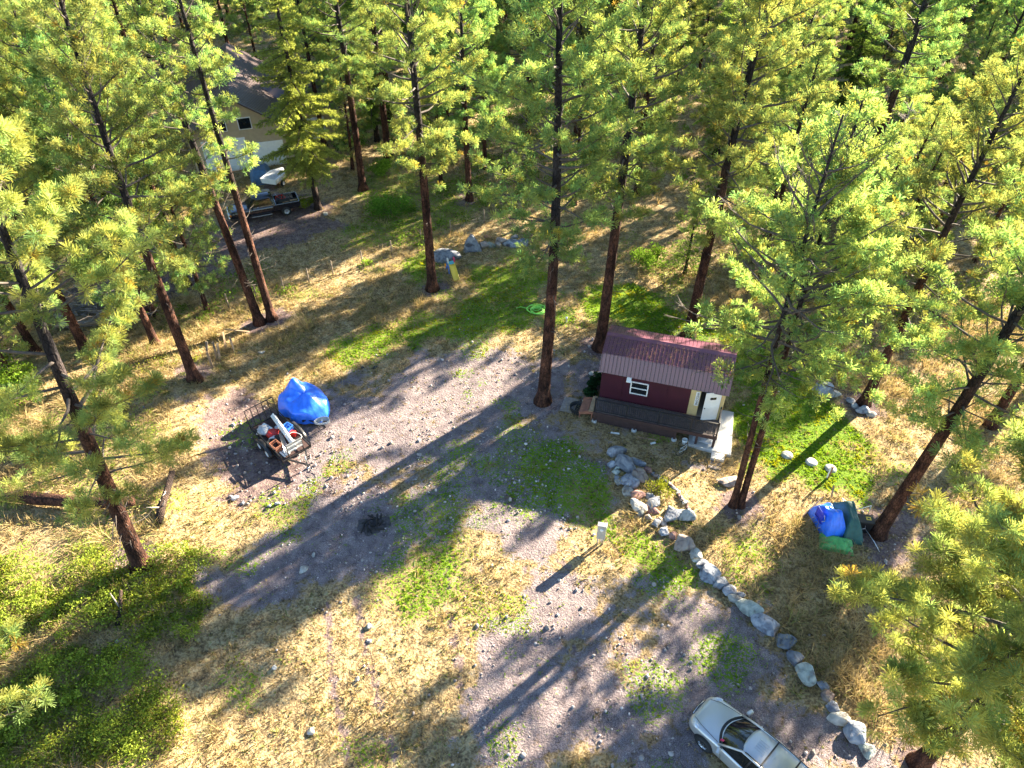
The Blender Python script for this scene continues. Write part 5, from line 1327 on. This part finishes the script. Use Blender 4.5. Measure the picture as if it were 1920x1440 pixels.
pts = [GP(300, 985, .15), GP(308, 960, .35), GP(320, 935, .6), GP(332, 905, .85)]
log(pts, .22, .14, 'dark broken stump leaning beside the left bank', 'bark_dark', 5, 3, 'broken_stump')
pts = [GP(222, 1175, .12), GP(232, 1150, .45), GP(238, 1125, .75)]
log(pts, .10, .07, 'short dead stub standing in the low shrubs', 'bark_dark', 1, 4, 'broken_stump')
SC = [(490, 662, .5, .25, 'white paper scrap lying above the blue tarp'), (568, 1068, .55, .45, 'largest white patch of rubble left of the burn pile'), (588, 1042, .3, .2, 'pale stone near the white rubble patch'), (438, 797, .35, .3, 'pale rock left of the trailer ramp'), (692, 1176, .35, .25, 'white stone on the dry slope below the burn pile'), (520, 945, .3, .25, 'grey rock in the stony patch below the trailer'), (505, 950, .25, .2, 'bluish rock in the stony patch below the trailer'), (440, 935, .45, .35, 'blue-grey rock on the bank left of the trailer'), (455, 944, .35, .25, 'smaller blue-grey rock on the bank left of the trailer'), (515, 1253, .3, .25, 'white stone in the dry grass at the lower left'), (585, 1372, .4, .35, 'white stone near the bottom edge on the dry slope'), (670, 1275, .22, .2, 'small pale stone on the dry slope near the track'), (704, 690, .4, .25, 'dark scrap of rubbish at the far edge of the drive'), (680, 690, .2, .2, 'little dark stump post at the far edge of the drive'), (610, 402, .9, .5, 'white sheet of scrap beside the fir trunk')]
for i, (u, v, a, d, lb) in enumerate(SC):
    p = GP(u, v); boulder((p.x, p.y, p.z + .05), (a, d, .2 if 'sheet' not in lb else .12), i * .6, 660 + i, M['rock_pale' if any(w in lb for w in ('white', 'pale')) else ('black' if 'dark' in lb else 'rock_blue')], None, 'loose_rock' if 'scrap' not in lb else 'scrap'); tag(bpy.data.objects[-1] if 0 else col.objects[-1], lb, 'rock' if 'scrap' not in lb and 'post' not in lb else 'scrap')

# ------------------------------------------------------------------ silver car
def loft(mb, secs, closed_ends=True):
    n = len(secs[0]); mb.grid(secs)
    if closed_ends: mb.f += [tuple(len(mb.v) - len(secs) * n + i for i in range(n))][:0]
    return mb
def body_sections(st):
    out = []
    for x, w, zb, zs_, zt in st:
        half = [(0, zb), (w * .88, zb), (w * .985, zb + .12), (w, (zb + zs_) / 2), (w * .975, zs_), (w * .86, zt - .012), (w * .5, zt), (0, zt + .012)]
        out.append([(x, -y, z) for y, z in half] + [(x, y, z) for y, z in half[-2:0:-1]] + [(x, -half[0][0], half[0][1])])
    return out
def suv(loc, rz):
    o = empty('car', loc, rz, 'silver sport utility car with roof rails on the drive', 'car')
    st = [(2.44, .40, .40, .55, .60), (2.41, .62, .33, .62, .70), (2.28, .80, .27, .72, .82), (2.0, .89, .25, .82, .93), (1.5, .925, .25, .90, 1.02), (1.05, .93, .25, .95, 1.08), (.4, .935, .25, .97, 1.06), (-.6, .935, .25, .99, 1.06), (-1.6, .925, .25, 1.01, 1.07), (-2.15, .88, .28, 1.0, 1.06), (-2.38, .78, .33, .92, 1.0), (-2.43, .6, .4, .8, .9)]
    body = MB().grid(body_sections(st)).build('body', M['silver'], o, 2)
    # hood creases and gap
    MB().tube([(2.27, -.50, .845), (1.9, -.64, .955), (1.4, -.72, 1.03), (1.08, -.76, 1.065)], .009, 4).tube([(2.27, .50, .845), (1.9, .64, .955), (1.4, .72, 1.03), (1.08, .76, 1.065)], .009, 4).build('hood_gap', M['black'], body)
    rows = []
    for t in np.linspace(0, 1, 7):      # windscreen
        rows.append([((1.18 - .34 * (y / .8) ** 2) * (1 - t) + (.32 - .12 * (y / .8) ** 2) * t, y * (1 - .24 * t), 1.05 + .555 * t + .03 * math.sin(t * 3.14) - .02 * (y / .8) ** 2 * t) for y in np.linspace(-.80, .80, 11)])
    ws = MB().grid(rows).build('windscreen', M['glass'], o)
    MB().grid([[(1.24 - .34 * (y / .82) ** 2 + d, y, 1.058 + .015 * (d > .0)) for d in (-.06, .0, .06)] for y in np.linspace(-.82, .82, 11)]).build('cowl', M['black'], ws, 0, .01)
    MB().tube([(1.08, .35, 1.10), (.95, -.25, 1.18)], .012, 4).build('wiper', M['black'], ws); MB().tube([(1.05, -.2, 1.11), (.86, -.62, 1.17)], .012, 4).build('wiper', M['black'], ws)
    MB().box((.98, .62, 1.155), (.16, .1, .006), (0, R(34), 0)).build('sticker', M['pink'], ws)
    rows = []                            # roof skin
    for x in np.linspace(.33, -2.05, 14):
        t = (.33 - x) / 2.38
        zc = 1.605 + .075 * math.sin(min(1, t * 1.9) * math.pi / 2) - .07 * max(0, t - .5)
        rows.append([(x - .12 * (y / .62) ** 2 * (1 - t), y, zc - .055 * (y / .62) ** 4 - .012 * (y / .62) ** 2) for y in np.linspace(-.64, .64, 13)])
    roof_ = MB().grid(rows).build('roof', M['silver'], o, 1, .02)
    for y in (-.20, -.10, 0, .10, .20): MB().bar((-.02, y, 1.672), (-.42, y * 1.05, 1.694), .014, .012).build('roof_rib', M['silver'], roof_)
    for s in (-1, 1):
        # sides of the cabin: dark glass, pillars, rails
        sg_ = [(.86, .82, 1.04), (.18, .625, 1.575), (-.7, .645, 1.625), (-1.65, .63, 1.60), (-2.0, .61, 1.55), (-2.15, .80, 1.06), (-1.2, .845, 1.05), (0, .845, 1.045)]
        MB().add([(x, s * y, z) for x, y, z in sg_], [(0, 1, 2, 7), (7, 2, 3, 6), (6, 3, 4, 5)]).build('side_glass', M['glass'], o)
        MB().tube([(1.0, s * .80, 1.06), (.6, s * .715, 1.34), (.2, s * .63, 1.585), (-.6, s * .65, 1.645), (-1.5, s * .64, 1.62), (-2.05, s * .61, 1.56), (-2.2, s * .78, 1.1)], [.05, .045, .045, .04, .04, .05, .07], 8).build('pillar', M['silver'], o)
        for xx in (-.15, -1.15): MB().tube([(xx, s * .85, 1.05), (xx - .08, s * .655, 1.6)], .032, 6).build('door_pillar', M['black'], o)
        MB().tube([(.1, s * .60, 1.66), (0, s * .605, 1.70), (-1.0, s * .61, 1.735), (-1.9, s * .6, 1.70), (-1.98, s * .6, 1.64)], .02, 6).build('roof_rail', M['black'], o)
        mi = MB().box((.86, s * 1.06, 1.12), (.16, .26, .17), (0, 0, s * .25), .045).build('mirror', M['silver'], o); MB().box((.86, s * .90, 1.05), (.07, .12, .05)).build('arm', M['black'], mi)
        MB().lathe([(0, .06), (.09, .05), (.14, .02), (.16, -.03)], 14, 'z', (0, 0, 0)).build('headlight', M['lamp'], o)
        h = col.objects[-1]; h.location = (2.10, s * .68, .80); h.scale = (1.6, .75, 1.2); h.rotation_euler = (0, R(28), s * R(-38))
        for x in (1.48, -1.42):
            ar = MB().lathe([(0, 0), (.42, 0), (.44, -.01 * s)], 24, 'y', (x, s * .925, .40)).build('wheel_arch', M['black'], o)
            wheel(o, (x, s * .86, .36), .36, .24, 'alu', 'wheel', 6, s)
        MB().tube([(.0, s * .95, .98), (-.2, s * .965, .985)], .02, 6).build('door_handle', M['chrome'], o); MB().tube([(-1.0, s * .95, .99), (-1.2, s * .96, .995)], .02, 6).build('door_handle', M['chrome'], o)
        MB().tube([(.92, s * .92, .99), (.75, s * .942, .7), (.72, s * .935, .35)], .007, 4).tube([(-.2, s * .935, 1.0), (-.2, s * .945, .4)], .007, 4).build('door_gap', M['black'], o)
        MB().box((-2.36, s * .62, .98), (.1, .22, .24), None, .03).build('tail_light', M['red'], o)
    for x in (-.55, -1.45): MB().bar((x, -.61, 1.745), (x, .61, 1.745), .055, .03).build('crossbar', M['black'], o)
    MB().tube([(2.40, -.42, .66), (2.45, -.2, .67), (2.46, 0, .67), (2.45, .2, .67), (2.40, .42, .66)], .045, 6).build('grille', M['black'], o)
    MB().tube([(2.42, -.40, .72), (2.46, 0, .735), (2.42, .40, .72)], .014, 6).build('grille_bar', M['chrome'], o)
    MB().lathe([(0, .02), (.05, .015), (.06, 0)], 12, 'x', (2.47, 0, .70)).build('badge', M['chrome'], o)
    MB().box((-2.25, 0, 1.3), (.06, 1.2, .5), (0, R(28), 0)).build('rear_glass', M['glass'], o)
    return o
hd = math.atan2(.74, -.67)
nx_, ny_ = 7.45, 12.98
cx_, cy_ = nx_ - 2.46 * math.cos(hd), ny_ - 2.46 * math.sin(hd)
suv((cx_, cy_, gzf(cx_, cy_)), hd)

# ------------------------------------------------------------------ black pickup by the house
def pickup(loc, rz):
    o = empty('pickup_truck', loc, rz, 'black pickup truck with loaded bed on the dirt road', 'pickup')
    st = [(2.85, .70, .45, .72, .80), (2.80, .88, .42, .95, 1.05), (2.4, .95, .40, 1.02, 1.12), (1.5, .97, .40, 1.06, 1.17), (1.2, .97, .40, 1.08, 1.16), (.2, .97, .40, 1.08, 1.12), (-.72, .97, .40, 1.08, 1.12)]
    MB().grid(body_sections(st)).build('body', M['blackpaint'], o, 1)
    st2 = [(1.35, .88, .80, 1.10), (.75, .88, .74, 1.86), (.3, .88, .73, 1.93), (-.6, .88, .73, 1.92), (-.85, .88, .75, 1.84), (-.95, .88, .82, 1.12)]
    rows = [[(x, -w0, 1.08), (x, -w1, z), (x, 0, z + .03), (x, w1, z), (x, w0, 1.08)] for x, w0, w1, z in st2]
    MB().grid(rows, True).build('cab_roof', M['blackpaint'], o)
    MB().add([(1.29, -.76, 1.18), (.80, -.70, 1.80), (.80, .70, 1.80), (1.29, .76, 1.18)], [(0, 1, 2, 3)]).build('windscreen', M['glass'], o).location = (.02, 0, .015)
    for s in (-1, 1):
        MB().add([(1.0, s * .895, 1.18), (.68, s * .80, 1.76), (-.6, s * .80, 1.78), (-.75, s * .895, 1.18)], [(0, 1, 2, 3)]).build('side_glass', M['glass'], o)
        MB().box((-1.85, s * .93, .85), (2.2, .08, .56), None, .03).build('bed_side', M['blackpaint'], o)
        MB().box((.3, s * 1.0, .42), (1.7, .10, .04), None, .015).build('running_board', M['alu'], o)
        for x in (1.85, -1.75): wheel(o, (x, s * .88, .40), .40, .27, 'alu', 'wheel', 5, s)
        MB().box((2.83, s * .68, .84), (.08, .32, .18), None, .03).build('headlight', M['lamp'], o); MB().box((2.76, s * .9, .84), (.12, .08, .16), None, .02).build('marker_lamp', M['amber'], o)
        MB().box((.95, s * 1.08, 1.22), (.1, .2, .22), None, .03).build('mirror', M['black'], o)
    MB().box((-1.0, 0, .9), (.06, 1.8, .5)).build('bed_front', M['blackpaint'], o)
    MB().box((-1.85, 0, .62), (2.2, 1.8, .06)).build('bed_floor', M['black'], o); MB().box((-2.93, 0, .85), (.07, 1.85, .56), None, .02).build('tailgate', M['blackpaint'], o)
    MB().box((2.87, 0, .56), (.14, 1.8, .2), None, .05).build('bumper', M['chrome'], o); MB().box((2.86, 0, .84), (.05, .95, .2), None, .02).build('grille', M['chrome'], o); MB().box((2.95, 0, .6), (.02, .32, .13)).build('number_plate', M['white'], o)
    return o
p = GP(497, 402)
PA = math.atan2(-.40, -.92)
pickup((p.x, p.y, p.z), PA)
trk = Vector(p)
def inbed(x, y, z): return Vector((p.x, p.y, p.z)) + Matrix.Rotation(PA, 3, 'Z') @ Vector((x, y, z))
o = mound(1.5, 1.5, .5, 95, .25).build('dark_bag_heap', M['rubber'], None, 1); o.location = inbed(-1.75, 0, .66); o.rotation_euler = (0, 0, PA); tag(o, 'heap of black bags filling the pickup bed', 'bags')
b = bicycle(inbed(-1.5, .2, .95), PA + .2, 'red and white bicycle standing in the pickup bed', 'red', 1.0, R(-15))
o = MB().lathe([(.2, -.1), (.3, -.1), (.36, 0), (.3, .1), (.2, .1), (.2, -.1)], 22).build('tyre', M['rubber']); o.location = inbed(-2.3, .1, .80); o.rotation_euler = (R(30), 0, 0); tag(o, 'loose tyre in the back of the pickup bed', 'tyre')
o = crate('oldwood', .7, .5, .45).build('crate', M['oldwood']); o.location = inbed(-2.2, -.45, .66); o.rotation_euler = (0, 0, PA); tag(o, 'grey wooden crate in the pickup bed', 'crate')
a_, b_ = inbed(-1.6, .5, 1.05), inbed(-4.2, .3, 1.0); o = MB().bar(a_, b_, .2, .05).build('plank', M['lumber']); tag(o, 'long pale plank reaching out of the pickup bed', 'plank')
# white boat-shaped trailer load behind the pickup
q = GP(518, 345); o = empty('white_trailer', q, R(75), 'white open trailer frame between the pickup and the garage', 'trailer')
MB().prism([(-1.1, -.7), (.6, -.7), (1.5, -.1), (1.5, .1), (.6, .7), (-1.1, .7)], .5, .95, lambda x, y, z: (x, y * (1 + (z - .5) * .3), z)).build('body', M['white'], o)
MB().prism([(-1.0, -.6), (.55, -.6), (1.3, -.08), (1.3, .08), (.55, .6), (-1.0, .6)], .955, .962).build('cover', M['greysheet'], o)
for s in (-1, 1): wheel(o, (-.2, s * .85, .3), .3, .18, 'white_plastic', 'wheel', 0, s)
MB().bar((1.2, 0, .5), (2.4, 0, .45), .08).build('tongue', M['black'], o)

# ------------------------------------------------------------------ house with garage
hx, hy = -29.55, 63.4
HA = math.atan2(1.1, 3.4)
house = empty('house', (hx, hy, gzf(hx, hy) - .1), HA, 'beige house with dark metal gable roof and white garage doors', 'house')
HW, HD, HE, HR = 9.0, 17.0, 3.7, 6.7
MB().prism([(0, 0), (HW, 0), (HW, HE), (HW / 2, HR - .1), (0, HE)], 0, .2, lambda a, b, c: (a, c, b)).build('front_wall', M['beige'], house)
MB().prism([(0, 0), (HW, 0), (HW, HE), (HW / 2, HR - .1), (0, HE)], HD - .2, HD, lambda a, b, c: (a, c, b)).build('back_wall', M['beige'], house)
for x in (.1, HW - .1): MB().box((x, HD / 2, HE / 2), (.2, HD - .4, HE)).build('side_wall', M['beige'], house)
hroof = MB().add([(-.5, -.5, HE - .35), (HW / 2, -.5, HR), (HW / 2, HD + .5, HR), (-.5, HD + .5, HE - .35), (HW + .5, -.5, HE - .35), (HW + .5, HD + .5, HE - .35)], [(0, 1, 2, 3), (1, 4, 5, 2)]).build('roof', M['roof_dark'], house, 0, .12)
sl_ = math.hypot(HW / 2 + .5, HR - HE + .35); an = math.atan2(HR - HE + .35, HW / 2 + .5)
me = MB().box((sl_ / 2, .22, .018), (sl_, .425, .018)).box((sl_ / 2, .01, .045), (sl_, .05, .05)).mesh('roof_panel', M['roof_dark'])
for i in range(40):
    a = link('roof_panel', me, hroof); a.location = (-.5, -.5 + .45 * i, HE - .35 + .065); a.rotation_euler = (0, -an, 0)
    a = link('roof_panel', me, hroof); a.location = (HW + .5, -.05 + .45 * i, HE - .35 + .065); a.rotation_euler = (0, -an, math.pi)
for x0, w, h in ((1.1, 3.7, 3.05), (5.4, 2.7, 2.4)):
    gd = MB().box((x0 + w / 2, -.03, h / 2), (w + .2, .05, h + .1)).build('garage_door', M['white'], house)
    ncol = 4
    for rr in range(5):
        for cc in range(ncol): MB().box((x0 + w * (cc + .5) / ncol, -.07, h * (rr + .5) / 5), (w / ncol - .06, .04, h / 5 - .05), None, .02).build('door_panel', M['white'], gd)
for x in (3.0, 5.2):
    wf = MB().box((x, -.03, 4.35), (1.2, .08, 1.1), None, .01).build('window', M['white'], house); MB().box((x, -.08, 4.35), (1.05, .02, .95)).build('pane', M['glass'], wf)
wf = MB().box((-.03, 3, 2.1), (.08, 1.2, 1.1)).build('window', M['white'], house); MB().box((-.08, 3, 2.1), (.02, 1.05, .95)).build('pane', M['glass'], wf)
# cross gable on the right
w2 = empty('wing', (HW, 5, 0)); w2.parent = house
MB().box((2.6, 3, 1.6), (5.2, 6, 3.2)).build('wall', M['beige'], w2)
wr_ = MB().add([(-2, -.5, 3.1), (5.8, -.5, 3.1), (5.8, 3, 5.1), (-2, 3, 5.1), (-2, 6.5, 3.1), (5.8, 6.5, 3.1)], [(0, 1, 2, 3), (3, 2, 5, 4)]).build('roof', M['roof_dark'], w2, 0, .12)
MB().box((2.4, -.05, 1.3), (2.4, .1, 2.2), None, .02).build('garage_door', M['white'], w2)
q = Vector(house.location) + Matrix.Rotation(HA, 3, 'Z') @ Vector((5.6, -2.6, 0))
o = mound(2.0, 3.2, 1.3, 91, .25).build('covered_machine', M['bluegrey'], None, 1); o.location = q; o.rotation_euler = (0, 0, HA); tag(o, 'blue-grey covered machine beside the garage door', 'machine')
q = GP(240, 66); o = empty('shed', (-53, 84, gzf(-53, 84)), .3, 'pale shed glimpsed through the trees at the upper left', 'shed')
MB().box((0, 0, 1.2), (3, 3, 2.4)).build('wall', M['white'], o); MB().add([(-1.8, -1.8, 2.3), (1.8, -1.8, 2.3), (1.8, 0, 3.3), (-1.8, 0, 3.3), (-1.8, 1.8, 2.3), (1.8, 1.8, 2.3)], [(0, 1, 2, 3), (3, 2, 5, 4)]).build('roof', M['roof_dark'], o, 0, .08)
print('objects', len(bpy.data.objects))

# ------------------------------------------------------------------ litter: twigs on the ground, needles on the cabin roof
x, y, r = scatter(2600, box=(-24, 26, 9, 50), seed=48)
gv, lw, dt = zones(x, y)
k = in_view(x, y) & ~on_solid(x, y) & (r.random(len(x)) < .25 + .6 * dt) & (vnoise(x, y, 3, 68) > .4)
x, y = x[k], y[k]; mb = MB()
for a, b, c in zip(x, y, gz(x, y)):
    h = r.uniform(0, 6.28); l_ = r.uniform(.12, .55); d = np.array([math.cos(h), math.sin(h), r.normal() * .12]) * l_ / 2; w = r.normal(size=3) * .04
    p0 = np.array([a, b, c + .03]); mb.tube([Vector(p0 - d), Vector(p0 + w), Vector(p0 + d)], [.014, .011, .005], 3, False)
o = mb.build('fallen_twigs', M['twig']); tag(o, 'small fallen twigs scattered over the clearing', None, None, 'stuff')
r = np.random.default_rng(49); N = 420; lx = r.uniform(.1, CL - .1, N); t = r.random(N) ** .7
nm_ = np.array([0, -.315, .95]); pos = np.stack([lx, 1.78 - 1.37 * t, 4.47 - .455 * t + .03], 1)
h = r.uniform(0, 6.28, N); d = np.stack([np.cos(h), np.sin(h) * .95, np.sin(h) * .315], 1) * r.uniform(.04, .12, (N, 1)); sd_ = np.cross(d, nm_); sd_ = norm(sd_) * .009
vs = np.stack([pos - d + sd_, pos - d - sd_, pos + d], 1).reshape(-1, 3)
M['litter'] = leaf_mat('dry_needles', (.34, .20, .10), 0, 0, 0)
o = tri_mesh('needle_litter', vs, np.ones((len(vs), 3)), M['litter']); o = link('needle_litter', o, cabin); tag(o, None, None, None, 'stuff')
